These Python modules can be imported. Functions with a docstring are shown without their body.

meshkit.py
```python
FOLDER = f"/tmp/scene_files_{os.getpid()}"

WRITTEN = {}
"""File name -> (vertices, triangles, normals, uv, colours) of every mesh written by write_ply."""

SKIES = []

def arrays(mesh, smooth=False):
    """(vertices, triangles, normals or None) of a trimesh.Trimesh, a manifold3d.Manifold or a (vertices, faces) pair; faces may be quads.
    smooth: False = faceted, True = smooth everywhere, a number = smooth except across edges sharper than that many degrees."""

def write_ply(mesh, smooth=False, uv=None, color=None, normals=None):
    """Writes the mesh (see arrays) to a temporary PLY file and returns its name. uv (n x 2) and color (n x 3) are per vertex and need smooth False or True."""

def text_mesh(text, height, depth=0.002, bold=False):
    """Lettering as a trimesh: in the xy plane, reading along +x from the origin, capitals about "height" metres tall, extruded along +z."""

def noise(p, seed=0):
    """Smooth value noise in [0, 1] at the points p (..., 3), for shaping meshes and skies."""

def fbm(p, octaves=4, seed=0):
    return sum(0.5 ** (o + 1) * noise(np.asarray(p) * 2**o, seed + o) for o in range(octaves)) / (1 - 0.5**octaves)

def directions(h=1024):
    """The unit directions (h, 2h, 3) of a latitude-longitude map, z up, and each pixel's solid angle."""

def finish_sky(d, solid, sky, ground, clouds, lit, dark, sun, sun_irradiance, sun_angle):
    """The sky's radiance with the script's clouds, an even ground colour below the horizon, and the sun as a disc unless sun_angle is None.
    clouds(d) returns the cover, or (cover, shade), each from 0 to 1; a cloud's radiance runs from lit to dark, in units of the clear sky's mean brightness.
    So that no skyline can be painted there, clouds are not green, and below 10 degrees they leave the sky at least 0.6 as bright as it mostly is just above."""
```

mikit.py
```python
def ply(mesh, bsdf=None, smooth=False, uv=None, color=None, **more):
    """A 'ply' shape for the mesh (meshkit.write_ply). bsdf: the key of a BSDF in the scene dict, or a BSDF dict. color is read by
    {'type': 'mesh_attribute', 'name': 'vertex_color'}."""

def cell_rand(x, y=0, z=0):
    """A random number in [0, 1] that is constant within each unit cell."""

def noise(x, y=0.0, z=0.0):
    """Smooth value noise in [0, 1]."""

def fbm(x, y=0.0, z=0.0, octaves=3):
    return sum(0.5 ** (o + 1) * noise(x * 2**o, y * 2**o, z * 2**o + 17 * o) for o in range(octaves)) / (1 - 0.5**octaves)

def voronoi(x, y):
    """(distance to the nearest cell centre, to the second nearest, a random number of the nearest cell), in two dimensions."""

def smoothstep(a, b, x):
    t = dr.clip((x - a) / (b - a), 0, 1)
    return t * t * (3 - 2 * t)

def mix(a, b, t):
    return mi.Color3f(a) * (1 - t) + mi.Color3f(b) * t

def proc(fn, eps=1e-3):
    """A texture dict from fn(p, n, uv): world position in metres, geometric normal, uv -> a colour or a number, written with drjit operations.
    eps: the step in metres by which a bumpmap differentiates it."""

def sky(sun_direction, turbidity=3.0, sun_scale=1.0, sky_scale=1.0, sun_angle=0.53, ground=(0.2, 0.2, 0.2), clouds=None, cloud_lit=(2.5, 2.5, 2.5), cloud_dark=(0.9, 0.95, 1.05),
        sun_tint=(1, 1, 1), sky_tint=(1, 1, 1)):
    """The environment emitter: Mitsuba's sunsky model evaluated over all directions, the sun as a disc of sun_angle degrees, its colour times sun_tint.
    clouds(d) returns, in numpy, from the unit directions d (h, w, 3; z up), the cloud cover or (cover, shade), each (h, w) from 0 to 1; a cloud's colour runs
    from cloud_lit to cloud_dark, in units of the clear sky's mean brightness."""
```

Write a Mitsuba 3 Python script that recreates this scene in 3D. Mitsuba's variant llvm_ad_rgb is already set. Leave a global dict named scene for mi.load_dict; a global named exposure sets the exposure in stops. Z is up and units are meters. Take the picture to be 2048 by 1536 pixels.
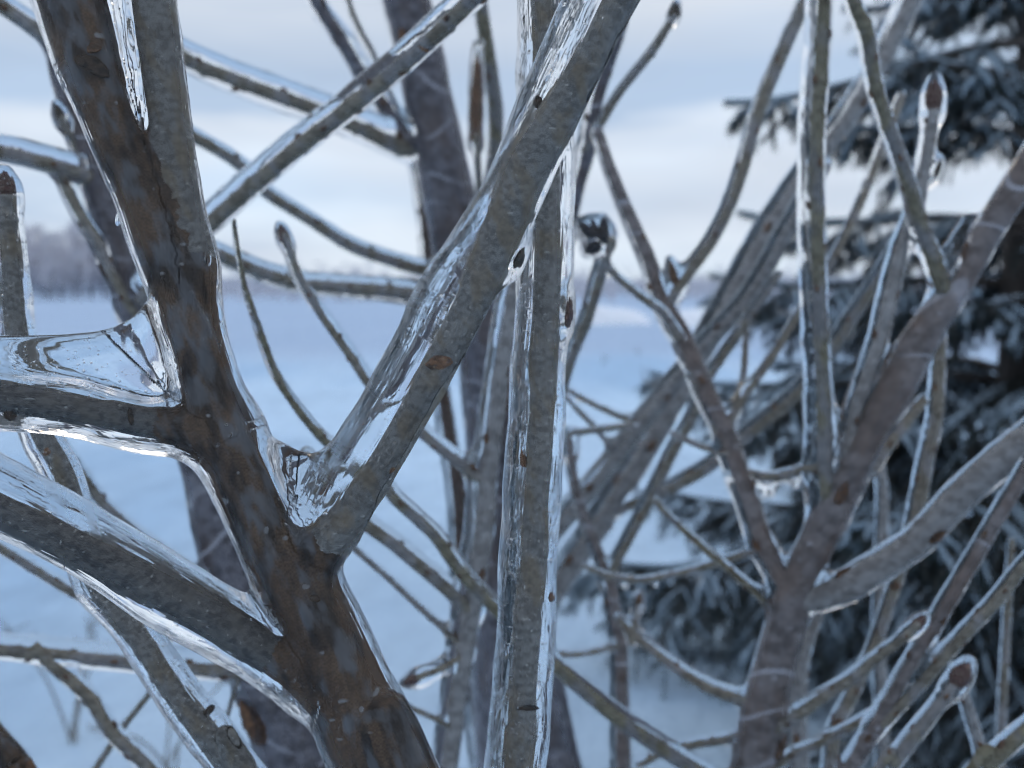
import math, random
import numpy as np, trimesh, mitsuba as mi, drjit as dr, mikit, meshkit
from scipy import sparse
from scipy.spatial import cKDTree
from mikit import proc, noise, fbm, smoothstep, mix

scene, labels = {}, {}
TF = mi.ScalarTransform4f
rng = np.random.default_rng(7)
random.seed(7)

# ------------------------------------------------------------------ camera, sky, exposure
PITCH = math.atan(183 / 2009.7)
CAM = np.array([0.0, 0.0, 1.1])
scene['camera'] = dict(type='thinlens', fov=54.0, fov_axis='x', aperture_radius=0.00155, focus_distance=0.302,
                       near_clip=0.02, far_clip=4000.0,
                       to_world=TF().look_at(origin=CAM.tolist(), target=[0, math.cos(PITCH), 1.1 - math.sin(PITCH)], up=[0, 0, 1]))
exposure = 2.53


def clouds(d):
    """Long flat banks of thin cloud: a pale veil near the horizon, a blue-grey bank at about ten degrees, broken cloud above."""
    el = np.degrees(np.arcsin(np.clip(d[..., 2], -1, 1)))
    az = np.degrees(np.arctan2(d[..., 0], d[..., 1]))
    x, y, z = d[..., 0], d[..., 1], d[..., 2]
    n = meshkit.fbm(np.stack([x * 4.2, y * 4.2 + 4, z * 12], -1), 5, seed=5) - 0.5
    n2 = meshkit.fbm(np.stack([x * 8, y * 8, z * 34 + 2], -1), 3, seed=11) - 0.5
    e = el + 4.2 * n + 1.4 * n2
    bank = np.clip((e - 8.7) / 1.3, 0, 1) * np.clip((15.5 - e) / 4.5, 0, 1)
    bank2 = np.clip((e - 2.6) / 1.6, 0, 1) * np.clip((6.6 - e) / 1.6, 0, 1) * (0.55 - 0.5 * np.tanh(az / 14.0))
    shade = np.clip(0.25 + 0.90 * bank + 0.55 * bank2 + 0.8 * n * (el > 0) + 0.6 * n2 + 0.12 * np.clip((3 - el) / 3, 0, 1), 0, 1)
    cover = np.clip(0.97 + 0.25 * n, 0, 1) * np.clip(1.1 - (el - 26) / 70.0, 0.45, 1)
    return cover, shade


scene['sky'] = mikit.sky((-0.25, 0.72, 0.62), turbidity=3.0, sun_scale=0.03, sky_scale=1.0, sun_angle=16, ground=(0.5, 0.56, 0.66),
                         clouds=clouds, cloud_lit=(1.20, 1.29, 1.42), cloud_dark=(0.75, 0.94, 1.22), sky_tint=(0.88, 1.0, 1.06))
labels['sky'] = {'kind': 'structure'}


# ------------------------------------------------------------------ materials
def rgbproc(fn, rough=0.7, spec=0.3, bump=None, bscale=0.0005, beps=3e-4, **kw):
    b = {'type': 'principled', 'base_color': proc(fn), 'roughness': rough, 'specular': spec, **kw}
    if bump is not None:
        b = {'type': 'bumpmap', 'arbitrary': proc(bump, beps), 'scale': bscale, 'bsdf': b}
    return {'type': 'twosided', 'bsdf': b} if bump is None else {'type': 'twosided', 'bsdf': b}


def bark(base, dark, pale, f=260.0, speck=0.5, patch=None, rings=None, pf=0.34, lo=0.44, wd=0.12, zs=1.0):
    def fn(p, n, uv):
        a = fbm(p.x * f + p.z * f * (1 - zs) * 0.36, p.y * f, p.z * f * zs, 3)
        c = mix(dark, base, smoothstep(0.32, 0.62, a))
        s = noise(p.x * f * 6 + 31, p.y * f * 6, p.z * f * 6)
        c = c * (1 - speck * 0.75) + c * (speck * 1.5) * s
        d = noise(p.x * f * 1.2, p.y * f * 1.2 + 7, p.z * f * 1.2)
        c = mix(c, pale, smoothstep(0.83, 0.92, d) * 0.75)
        if patch is not None:
            b = fbm(p.x * f * pf + 5 + p.z * f * pf * 0.3, p.y * f * pf, p.z * f * pf * 0.35 + 2, 4)
            c = mix(c, mi.Color3f(patch) * (0.55 + 0.9 * a), smoothstep(lo, lo + wd, b))
        if rings is not None:
            w = noise(p.x * 25, p.y * 25, p.z * 25)
            t = p.z * 28 + w * 1.6
            r = dr.abs(t - dr.floor(t) - 0.5)
            m = smoothstep(0.07, 0.02, r) * smoothstep(0.35, 0.6, noise(p.x * 30 + 9, p.y * 30, p.z * 14))
            c = mix(c, rings, m * 0.8)
        return c
    return fn


def grain(f):
    return lambda p, n, uv: fbm(p.x * f, p.y * f, p.z * f * 0.7, 3)


BARKS = {
    'bark_brown': bark((0.098, 0.061, 0.037), (0.028, 0.020, 0.015), (0.26, 0.26, 0.26), 300, 0.6, patch=(0.112, 0.112, 0.116), pf=0.9, lo=0.46, wd=0.24, zs=0.22),
    'bark_grey': bark((0.190, 0.186, 0.174), (0.112, 0.108, 0.100), (0.40, 0.39, 0.36), 700, 0.5, patch=(0.165, 0.140, 0.105), pf=0.3, lo=0.46, wd=0.24),
    'bark_grey_shaded': bark((0.105, 0.103, 0.098), (0.050, 0.050, 0.050), (0.32, 0.32, 0.30), 700, 0.5, patch=(0.100, 0.094, 0.084), pf=0.3, lo=0.46, wd=0.24),  # grey bark darkened: shade on the stub and low limbs put into the colour
    'bark_twig': bark((0.240, 0.215, 0.170), (0.145, 0.126, 0.096), (0.38, 0.37, 0.36), 300, 0.5, patch=(0.250, 0.240, 0.235), wd=0.2),
    'bark_olive': bark((0.210, 0.188, 0.128), (0.125, 0.110, 0.072), (0.36, 0.34, 0.31), 300, 0.5, patch=(0.195, 0.190, 0.188), wd=0.2),
    'bark_pale': bark((0.310, 0.302, 0.295), (0.190, 0.180, 0.172), (0.48, 0.47, 0.46), 260, 0.5),
    'bark_trunk': bark((0.218, 0.194, 0.190), (0.120, 0.104, 0.100), (0.40, 0.39, 0.41), 170, 0.5, patch=(0.165, 0.130, 0.116), rings=(0.46, 0.46, 0.50), lo=0.47, wd=0.2),
    'bark_slate': bark((0.170, 0.168, 0.192), (0.085, 0.082, 0.094), (0.36, 0.36, 0.40), 170, 0.6, patch=(0.115, 0.098, 0.100), rings=(0.44, 0.45, 0.50), lo=0.47, wd=0.2),
    'bark_dark': bark((0.110, 0.080, 0.066), (0.055, 0.042, 0.036), (0.22, 0.20, 0.19), 200, 0.5),
}
for k_, f_ in BARKS.items():
    fine = k_ in ('bark_brown', 'bark_grey', 'bark_grey_shaded')
    scene[k_] = rgbproc(f_, 0.75, 0.25, grain(900 if fine else 350), 0.0003 if fine else 0.0010, 2e-4 if fine else 6e-4)
scene['bud'] = rgbproc(bark((0.150, 0.078, 0.040), (0.060, 0.032, 0.020), (0.25, 0.17, 0.11), 500, 0.5), 0.6)
scene['bud_red'] = rgbproc(bark((0.088, 0.054, 0.042), (0.060, 0.024, 0.020), (0.24, 0.14, 0.11), 500, 0.5), 0.55)
scene['bud_dark'] = rgbproc(bark((0.060, 0.045, 0.028), (0.022, 0.018, 0.013), (0.12, 0.10, 0.06), 500, 0.5), 0.6)
scene['bud_black'] = rgbproc(bark((0.020, 0.018, 0.020), (0.010, 0.009, 0.010), (0.05, 0.04, 0.04), 300, 0.5), 0.5)
scene['scar'] = rgbproc(bark((0.200, 0.105, 0.055), (0.075, 0.045, 0.028), (0.28, 0.20, 0.13), 700, 0.6), 0.7)
scene['scar_dark'] = rgbproc(bark((0.052, 0.034, 0.022), (0.018, 0.014, 0.011), (0.13, 0.09, 0.06), 700, 0.6), 0.7)
scene['ice'] = {'type': 'dielectric', 'int_ior': 1.31, 'ext_ior': 1.0}


def runnels(p, n, uv):
    """Fine frozen runnels along a sleeve: uv is (distance along the branch in metres, angle round it)."""
    c, s = dr.cos(uv.y), dr.sin(uv.y)
    a = noise(c * 9 + 40, s * 9 + 40, uv.x / 0.020)
    b = noise(c * 19 + 80, s * 19 + 80, uv.x / 0.011)
    d = noise(p.x * 260 + 7, p.y * 260, p.z * 260)
    return 0.58 * a + 0.28 * b + 0.14 * d


scene['ice_runnels'] = {'type': 'bumpmap', 'arbitrary': proc(runnels, 1.5e-4), 'scale': 0.00038, 'bsdf': {'type': 'dielectric', 'int_ior': 1.31, 'ext_ior': 1.0}}
scene['bubble'] = {'type': 'dielectric', 'int_ior': 1.0, 'ext_ior': 1.31}


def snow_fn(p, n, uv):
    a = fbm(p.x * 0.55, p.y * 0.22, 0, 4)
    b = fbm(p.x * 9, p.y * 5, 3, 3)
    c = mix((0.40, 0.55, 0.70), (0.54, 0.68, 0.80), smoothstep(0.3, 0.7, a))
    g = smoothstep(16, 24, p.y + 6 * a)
    c = mix(c, (0.42, 0.51, 0.63), g * 0.85)   # shade on the open far field, painted in as darker snow
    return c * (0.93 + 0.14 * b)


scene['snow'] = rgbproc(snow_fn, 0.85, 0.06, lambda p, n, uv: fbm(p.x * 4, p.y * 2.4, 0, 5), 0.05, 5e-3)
scene['sunlit_snow'] = rgbproc(lambda p, n, uv: mix((0.90, 0.92, 0.95), (0.96, 0.97, 0.98), fbm(p.x * 2, p.y * 2, p.z * 2)), 0.8, 0.2)  # whiter snow colour standing in for sunlight on the far strip
scene['far_bark'] = rgbproc(lambda p, n, uv: mix((0.14, 0.14, 0.15), (0.24, 0.23, 0.25), fbm(p.x * 2, p.y * 2, p.z * 2)), 0.9, 0.1)
scene['far_frost'] = rgbproc(lambda p, n, uv: mix((0.58, 0.57, 0.60), (0.84, 0.83, 0.86), fbm(p.x * 0.6, p.y * 0.6, p.z * 0.8)), 0.9, 0.1)
scene['far_hill'] = rgbproc(lambda p, n, uv: mix((0.17, 0.22, 0.29), (0.30, 0.34, 0.42), fbm(p.x * 0.12, p.y * 0.05, p.z * 0.5)), 0.95, 0.05)
scene['needle'] = rgbproc(lambda p, n, uv: mix((0.009, 0.018, 0.018), (0.026, 0.044, 0.043), fbm(p.x * 14, p.y * 14, p.z * 14)), 0.6, 0.12)
scene['spruce_bark'] = rgbproc(lambda p, n, uv: mix((0.035, 0.028, 0.024), (0.11, 0.095, 0.085), fbm(p.x * 60, p.y * 60, p.z * 20)), 0.85, 0.2)
scene['crust'] = rgbproc(lambda p, n, uv: mix((0.08, 0.13, 0.17), (0.34, 0.43, 0.50), fbm(p.x * 40, p.y * 40, p.z * 40)), 0.25, 0.6)
scene['straw'] = rgbproc(lambda p, n, uv: mix((0.10, 0.085, 0.065), (0.24, 0.20, 0.15), fbm(p.x * 80, p.y * 80, p.z * 30)), 0.8, 0.2)


def tag(key, label=None, cat=None, group=None, kind=None):
    labels[key] = {a: b for a, b in dict(label=label, category=cat, group=group, kind=kind).items() if b}


def fresh(name):
    if name not in used:
        used.add(name)
        return name
    i = 1
    while f'{name}_{i:03d}' in used:
        i += 1
    used.add(f'{name}_{i:03d}')
    return f'{name}_{i:03d}'


used = set()


# ------------------------------------------------------------------ mesh helpers
def cat(parts):
    vs, fs, n = [], [], 0
    for v, f in parts:
        vs.append(v); fs.append(f + n); n += len(v)
    return np.vstack(vs), np.vstack(fs)


def spline(P, step):
    """Catmull-Rom through the rows of P (x, y, z, r), resampled to about one point per step."""
    P = np.asarray(P, float)
    A = np.vstack([2 * P[0] - P[1], P, 2 * P[-1] - P[-2]])
    out = []
    for i in range(len(P) - 1):
        p0, p1, p2, p3 = A[i:i + 4]
        n = max(2, int(np.linalg.norm(p2[:3] - p1[:3]) / step))
        t = (np.arange(n) / n)[:, None]
        out.append(0.5 * (2 * p1 + (p2 - p0) * t + (2 * p0 - 5 * p1 + 4 * p2 - p3) * t ** 2 + (3 * p1 - p0 - 3 * p2 + p3) * t ** 3))
    out.append(P[-1:])
    C = np.vstack(out)
    C[:, 3] = np.maximum(C[:, 3], P[:, 3].min() * 0.8)
    return C


def frames(C):
    t = np.gradient(C[:, :3], axis=0)
    t /= np.linalg.norm(t, axis=1, keepdims=True) + 1e-12
    u = np.zeros_like(t)
    a = np.cross(t[0], [0.31, 0.2, 0.93]); u[0] = a / np.linalg.norm(a)
    for i in range(1, len(t)):
        a = u[i - 1] - t[i] * (u[i - 1] @ t[i]); u[i] = a / np.linalg.norm(a)
    return t, u, np.cross(t, u)


def tube(C, segs=12, wob=0.0, lam=0.01, seed=0, tip=True):
    """A closed tube along C with an uneven radius."""
    t, u, v = frames(C)
    th = np.arange(segs) / segs * 2 * np.pi
    ring = np.cos(th)[None, :, None] * u[:, None] + np.sin(th)[None, :, None] * v[:, None]
    r = np.repeat(C[:, 3:4], segs, 1)
    if wob:
        q = C[:, None, :3] + ring * r[..., None]
        r = r * (1 + wob * 2 * (meshkit.fbm(q / lam, 3, seed) - 0.5))
    V = (C[:, None, :3] + ring * r[..., None]).reshape(-1, 3)
    n = len(C)
    i, j = np.meshgrid(np.arange(n - 1), np.arange(segs), indexing='ij')
    a, b = (i * segs + j).ravel(), (i * segs + (j + 1) % segs).ravel()
    F = np.vstack([np.c_[a, b, b + segs], np.c_[a, b + segs, a + segs]])
    e = 0.55 if tip else 0.1
    V = np.vstack([V, C[0, :3] - t[0] * C[0, 3] * e, C[-1, :3] + t[-1] * C[-1, 3] * e])
    k = np.arange(segs); k2 = (k + 1) % segs; s0, s1 = n * segs, n * segs + 1
    F = np.vstack([F, np.c_[k2, k, k * 0 + s0], np.c_[k + (n - 1) * segs, k2 + (n - 1) * segs, k * 0 + s1]])
    return V, F


# ------------------------------------------------------------------ ice: a field of rounded sleeves, melted into one another
def sleeve_field(paths, h, k, rough=1.0):
    allp = np.vstack([p for p, _, _ in paths])
    pad = 0.004 + 3 * h
    lo = (allp[:, :3] - allp[:, 3:]).min(0) - pad
    hi = (allp[:, :3] + allp[:, 3:]).max(0) + pad
    shape = np.ceil((hi - lo) / h).astype(int) + 1
    G = np.full(shape, 1.0, np.float32)
    for num, (C, flat, corr) in enumerate(paths):
        m = 0.0035 + k + 2 * h
        a0 = np.maximum(np.floor(((C[:, :3] - C[:, 3:]).min(0) - m - lo) / h).astype(int), 0)
        a1 = np.minimum(np.ceil(((C[:, :3] + C[:, 3:]).max(0) + m - lo) / h).astype(int) + 1, shape)
        D = np.full(a1 - a0, 1.0, np.float32)
        S = np.zeros(a1 - a0, np.float32)
        s = 0.0
        for i in range(len(C) - 1):
            p, q = C[i], C[i + 1]
            ab = q[:3] - p[:3]; L = np.linalg.norm(ab)
            if L < 1e-9:
                continue
            R = max(p[3], q[3]) + m
            b0 = np.maximum(np.floor((np.minimum(p[:3], q[:3]) - R - lo) / h).astype(int), a0)
            b1 = np.minimum(np.ceil((np.maximum(p[:3], q[:3]) + R - lo) / h).astype(int) + 1, a1)
            if (b1 <= b0).any():
                continue
            x, y, z = [(np.arange(b0[c], b1[c]) * h + lo[c] - p[c]).astype(np.float32) for c in range(3)]
            X, Y, Z = x[:, None, None], y[None, :, None], z[None, None, :]
            t = np.clip((X * ab[0] + Y * ab[1] + Z * ab[2]) / (L * L), 0, 1)
            d = np.sqrt((X - t * ab[0]) ** 2 + ((Y - t * ab[1]) * flat) ** 2 + (Z - t * ab[2]) ** 2) - (p[3] + t * (q[3] - p[3]))
            sl = tuple(slice(b0[c] - a0[c], b1[c] - a0[c]) for c in range(3))
            w = d < D[sl]
            D[sl] = np.where(w, d, D[sl]); S[sl] = np.where(w, s + t * L, S[sl])
            s += L
        rad = float(np.median(C[:, 3]))
        band = np.argwhere(np.abs(D) < 0.45 * rad + 2 * h)
        if len(band):
            ix = tuple(band.T)
            P = (band + a0) * h + lo
            sv = S[ix][:, None]
            arc = np.r_[0, np.cumsum(np.linalg.norm(np.diff(C[:, :3], axis=0), axis=1))]
            q = P - np.stack([np.interp(S[ix], arc, C[:, c]) for c in range(3)], 1)
            lump = meshkit.fbm(P / (1.7 * rad) + num * 3.1, 2, num) - 0.5
            run = meshkit.noise(q / (0.24 * rad) + num * 1.7 + sv / (5.5 * rad) * np.array([0.4, 0.6, 0.7]), num + 50) - 0.5
            run2 = meshkit.noise(q / (0.115 * rad) + num * 5.7 + sv / (3.0 * rad) * np.array([0.7, 0.5, 0.5]), num + 90) - 0.5
            D[ix] -= (rough * rad * (0.16 * min(1, 1.6 * corr) * lump + 0.024 * corr * run + 0.010 * corr * run2)).astype(np.float32)
        sl = tuple(slice(a0[c], a1[c]) for c in range(3))
        g = G[sl]
        hh = np.clip(0.5 + 0.5 * (g - D) / k, 0, 1)
        G[sl] = np.minimum(g * (1 - hh) + D * hh - k * hh * (1 - hh), np.minimum(g, D) + 0)
    return G, lo


def surface_nets(G, lo, h):
    ins = G < 0
    sx, sy, sz = G.shape
    cnt = np.zeros((sx - 1, sy - 1, sz - 1), np.uint8)
    for a in (0, 1):
        for b in (0, 1):
            for c in (0, 1):
                cnt += ins[a:sx - 1 + a, b:sy - 1 + b, c:sz - 1 + c]
    cells = np.argwhere((cnt > 0) & (cnt < 8))
    acc = np.zeros((len(cells), 3)); n = np.zeros(len(cells))
    ci = cells.T
    for ax in range(3):
        o1, o2 = [c for c in range(3) if c != ax]
        for a in (0, 1):
            for b in (0, 1):
                base = ci.copy(); base[o1] += a; base[o2] += b
                end = base.copy(); end[ax] += 1
                g0, g1 = G[tuple(base)], G[tuple(end)]
                cross = (g0 < 0) != (g1 < 0)
                t = np.where(cross, g0 / np.where(cross, g0 - g1, 1), 0)
                pos = np.zeros((len(cells), 3)); pos[:, o1] = a; pos[:, o2] = b; pos[:, ax] = t
                acc[cross] += pos[cross]; n[cross] += 1
    V = (cells + acc / n[:, None]) * h + lo
    ids = np.full(cnt.shape, -1, np.int32); ids[tuple(ci)] = np.arange(len(cells))
    F = []
    for ax in range(3):
        o1, o2 = (ax + 1) % 3, (ax + 2) % 3
        s0 = [slice(None)] * 3; s1 = [slice(None)] * 3
        s0[ax] = slice(0, -1); s1[ax] = slice(1, None)
        i0, i1 = ins[tuple(s0)], ins[tuple(s1)]
        e = np.argwhere(i0 != i1)
        lim = np.array(cnt.shape)
        e = e[(e[:, o1] > 0) & (e[:, o2] > 0) & (e[:, o1] < lim[o1]) & (e[:, o2] < lim[o2])]
        flip = ~i0[tuple(e.T)]
        q = []
        for da, db in ((1, 1), (0, 1), (0, 0), (1, 0)):
            c = e.copy(); c[:, o1] -= da; c[:, o2] -= db
            q.append(ids[tuple(c.T)])
        q = np.stack(q, 1)
        q[flip] = q[flip][:, ::-1]
        F.append(q)
    F = np.vstack(F)
    F = F[(F >= 0).all(1)]
    return V, np.vstack([F[:, [0, 1, 2]], F[:, [0, 2, 3]]])


def relax(V, F, rounds=1):
    """A little Taubin smoothing, so that the grid of the field does not show."""
    e = np.vstack([F[:, [0, 1]], F[:, [1, 2]], F[:, [2, 0]]])
    e = np.vstack([e, e[:, ::-1]])
    A = sparse.coo_matrix((np.ones(len(e)), (e[:, 0], e[:, 1])), shape=(len(V), len(V))).tocsr()
    A.data[:] = 1
    n = np.maximum(np.asarray(A.sum(1)).ravel(), 1)[:, None]
    for _ in range(rounds):
        for w in (0.5, -0.52):
            V = V + w * (A @ V / n - V)
    return V, F


# ------------------------------------------------------------------ the ground and what stands far off
def ground_z(x, y):
    p = np.stack([np.asarray(x, float) / 2.2, np.asarray(y, float) / 1.1, np.zeros_like(np.asarray(x, float))], -1)
    return 0.10 * (meshkit.fbm(p, 4, 3) - 0.5) * np.clip(np.abs(y) / 3, 0.3, 1) * np.clip(60 / (np.abs(y) + 1), 0.2, 1)


yy = np.r_[np.linspace(-60, -6, 12), np.linspace(-5, 12, 120), np.geomspace(12.2, 1500, 150)]
uu = np.linspace(-1, 1, 161)
Y = np.repeat(yy[:, None], len(uu), 1)
X = uu[None] ** 3 * (30 + 1.6 * np.abs(Y)) * 0.6 + uu[None] * (6 + 0.35 * np.abs(Y))
V = np.stack([X, Y, ground_z(X, Y)], -1).reshape(-1, 3)
i, j = np.meshgrid(np.arange(len(yy) - 1), np.arange(len(uu) - 1), indexing='ij')
a = (i * len(uu) + j).ravel()
F = np.vstack([np.c_[a, a + 1, a + 1 + len(uu)], np.c_[a, a + 1 + len(uu), a + len(uu)]])
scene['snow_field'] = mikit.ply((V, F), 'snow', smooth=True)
tag('snow_field', kind='structure')

# low wooded ridges beyond the field
def ridge(y, top, seed, x0, x1, lam):
    xs = np.linspace(x0, x1, 240)
    prof = top * (0.62 + 0.6 * (meshkit.fbm(np.stack([xs / lam, xs * 0, xs * 0], -1), 4, seed) - 0.3))
    rows = [(-40, 0.0), (-18, 0.55), (0, 1.0), (60, 1.05), (200, 0.0)]
    V = np.vstack([np.c_[xs, xs * 0 + y + dy, prof * f - 0.6 + (0.0 if f else -1)] for dy, f in rows])
    V[:, 2] += 0.9 * (meshkit.fbm(V / [6, 9, 9], 3, seed) - 0.5) * (V[:, 2] > 0)
    n = len(xs)
    i, j = np.meshgrid(np.arange(len(rows) - 1), np.arange(n - 1), indexing='ij')
    a = (i * n + j).ravel()
    return V, np.vstack([np.c_[a, a + 1, a + 1 + n], np.c_[a, a + 1 + n, a + n]])


scene['far_hill'+'_slope'] = mikit.ply(ridge(620, 15.5, 4, -700, 900, 120), 'far_hill', smooth=True)
tag('far_hill_slope', kind='structure')


def bare_tree(seed, H=8.0, dense=1.0):
    r = np.random.default_rng(seed)
    trunk = [tube(spline([(0, 0, -0.2, 0.16), (0.1, 0, H * 0.4, 0.11), (-0.05, 0.1, H * 0.8, 0.05), (0, 0, H, 0.015)], H / 8), 5)]
    crown = []
    for _ in range(int(80 * dense)):
        z = H * r.uniform(0.18, 0.97); az = r.uniform(0, 2 * np.pi)
        L = (0.9 - 0.55 * z / H) * H * 0.34 * r.uniform(0.6, 1.15)
        b = np.array([0, 0, z]); o = np.array([math.cos(az), math.sin(az), r.uniform(0.3, 1.1)]); o /= np.linalg.norm(o)
        crown.append(tube(np.array([[*b, 0.04], [*(b + o * L * 0.5), 0.03], [*(b + o * L + [0, 0, L * 0.15]), 0.008]]), 3))
        for _ in range(7):
            t = r.uniform(0.25, 0.95); s = b + o * L * t
            o2 = o + r.normal(0, 0.6, 3); o2 /= np.linalg.norm(o2)
            crown.append(tube(np.array([[*s, 0.075], [*(s + o2 * L * 0.35), 0.03]]), 3))
    return cat(trunk), cat(crown)


TREES = []
for s in range(4):
    tr, cr = bare_tree(40 + s)
    TREES.append((mikit.ply(tr, 'far_bark', smooth=True), mikit.ply(cr, 'far_frost')))
FT = []
for n_ in range(26):
    y = 143 + 14 * rng.random(); px = 20 + 11.5 * n_ + rng.uniform(-7, 7)
    FT.append(((px - 1024) / 2009.7 * y, y, rng.uniform(0.85, 1.2) * (1.0 if px < 230 else 0.8)))
for n_, (x, y, s) in enumerate(FT):
    k_ = fresh('bare_tree')
    M = TF().translate([x, y, -0.1]).rotate([0, 0, 1], 67 * n_).scale([s * 1.15, s * 1.15, s * 1.22])
    t, c = TREES[n_ % 4]
    scene[k_ + '__trunk'] = {**t, 'to_world': M}
    scene[k_ + '__crown'] = {**c, 'to_world': M}
    tag(k_, 'hazy frosted bare tree in the far wood at the left edge of the snow field', 'tree', 'frosted trees of the far wood at left')
# the rest of the wood: one mass along the far edge of the field
mass = []
for n_ in range(420):
    x = rng.uniform(-46, 100); y = rng.uniform(118, 168)
    s = rng.uniform(0.38, 0.62)
    tr, cr = bare_tree(500 + n_ % 5, 8.0, 0.22) if n_ < 5 else mass0[n_ % 5]
    if n_ < 5:
        mass0 = globals().get('mass0', []) + [(tr, cr)]
    an = rng.uniform(0, 6.28)
    Rm = np.array([[math.cos(an), -math.sin(an), 0], [math.sin(an), math.cos(an), 0], [0, 0, 1]])
    for v, f in (tr, cr):
        mass.append((v @ Rm.T * (s * np.array([1.5, 1.5, 1.0])) + [x, y, -0.2], f))
scene['far_wood'] = mikit.ply(cat(mass), 'far_frost')
tag('far_wood', 'pale grey bare wood along the far edge of the snow field', 'wood', kind='stuff')

# sunlit strip across the field: banks with the sunlight painted in as whiter snow
xs = np.linspace(4.5, 12.6, 90)
def bank(x0, x1, y0, hgt, seed):
    xs = np.linspace(x0, x1, 70); sec = np.linspace(0, 1, 13)
    env = np.sin(np.clip((xs - x0) / (x1 - x0), 0, 1) * np.pi) ** 0.35
    n_ = 0.8 + 0.4 * meshkit.fbm(np.stack([xs / 0.9, xs * 0, xs * 0 + seed], -1), 3, seed)
    V = np.array([[x, y0 + (q - 0.5) * 3.2, -0.08 + hgt * e * m * (math.sin(q * math.pi) ** 0.8)] for x, e, m in zip(xs, env, n_) for q in sec])
    n = len(sec)
    i, j = np.meshgrid(np.arange(len(xs) - 1), np.arange(n - 1), indexing='ij')
    a = (i * n + j).ravel()
    return V, np.vstack([np.c_[a, a + n, a + n + 1], np.c_[a, a + n + 1, a + 1]])


scene['snow_bank'] = mikit.ply(bank(5.0, 9.8, 33, 0.84, 2), 'sunlit_snow', smooth=True)
tag('snow_bank', 'long snow bank painted sunlit white across the field, right of the middle', 'snow bank')
scene['snow_bank_001'] = mikit.ply(bank(2.2, 4.9, 36, 0.70, 5), 'sunlit_snow', smooth=True)
tag('snow_bank_001', 'smaller dimmer snow bank with painted sunlight beside the upright shoot, left of the bright one', 'snow bank')

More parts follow.
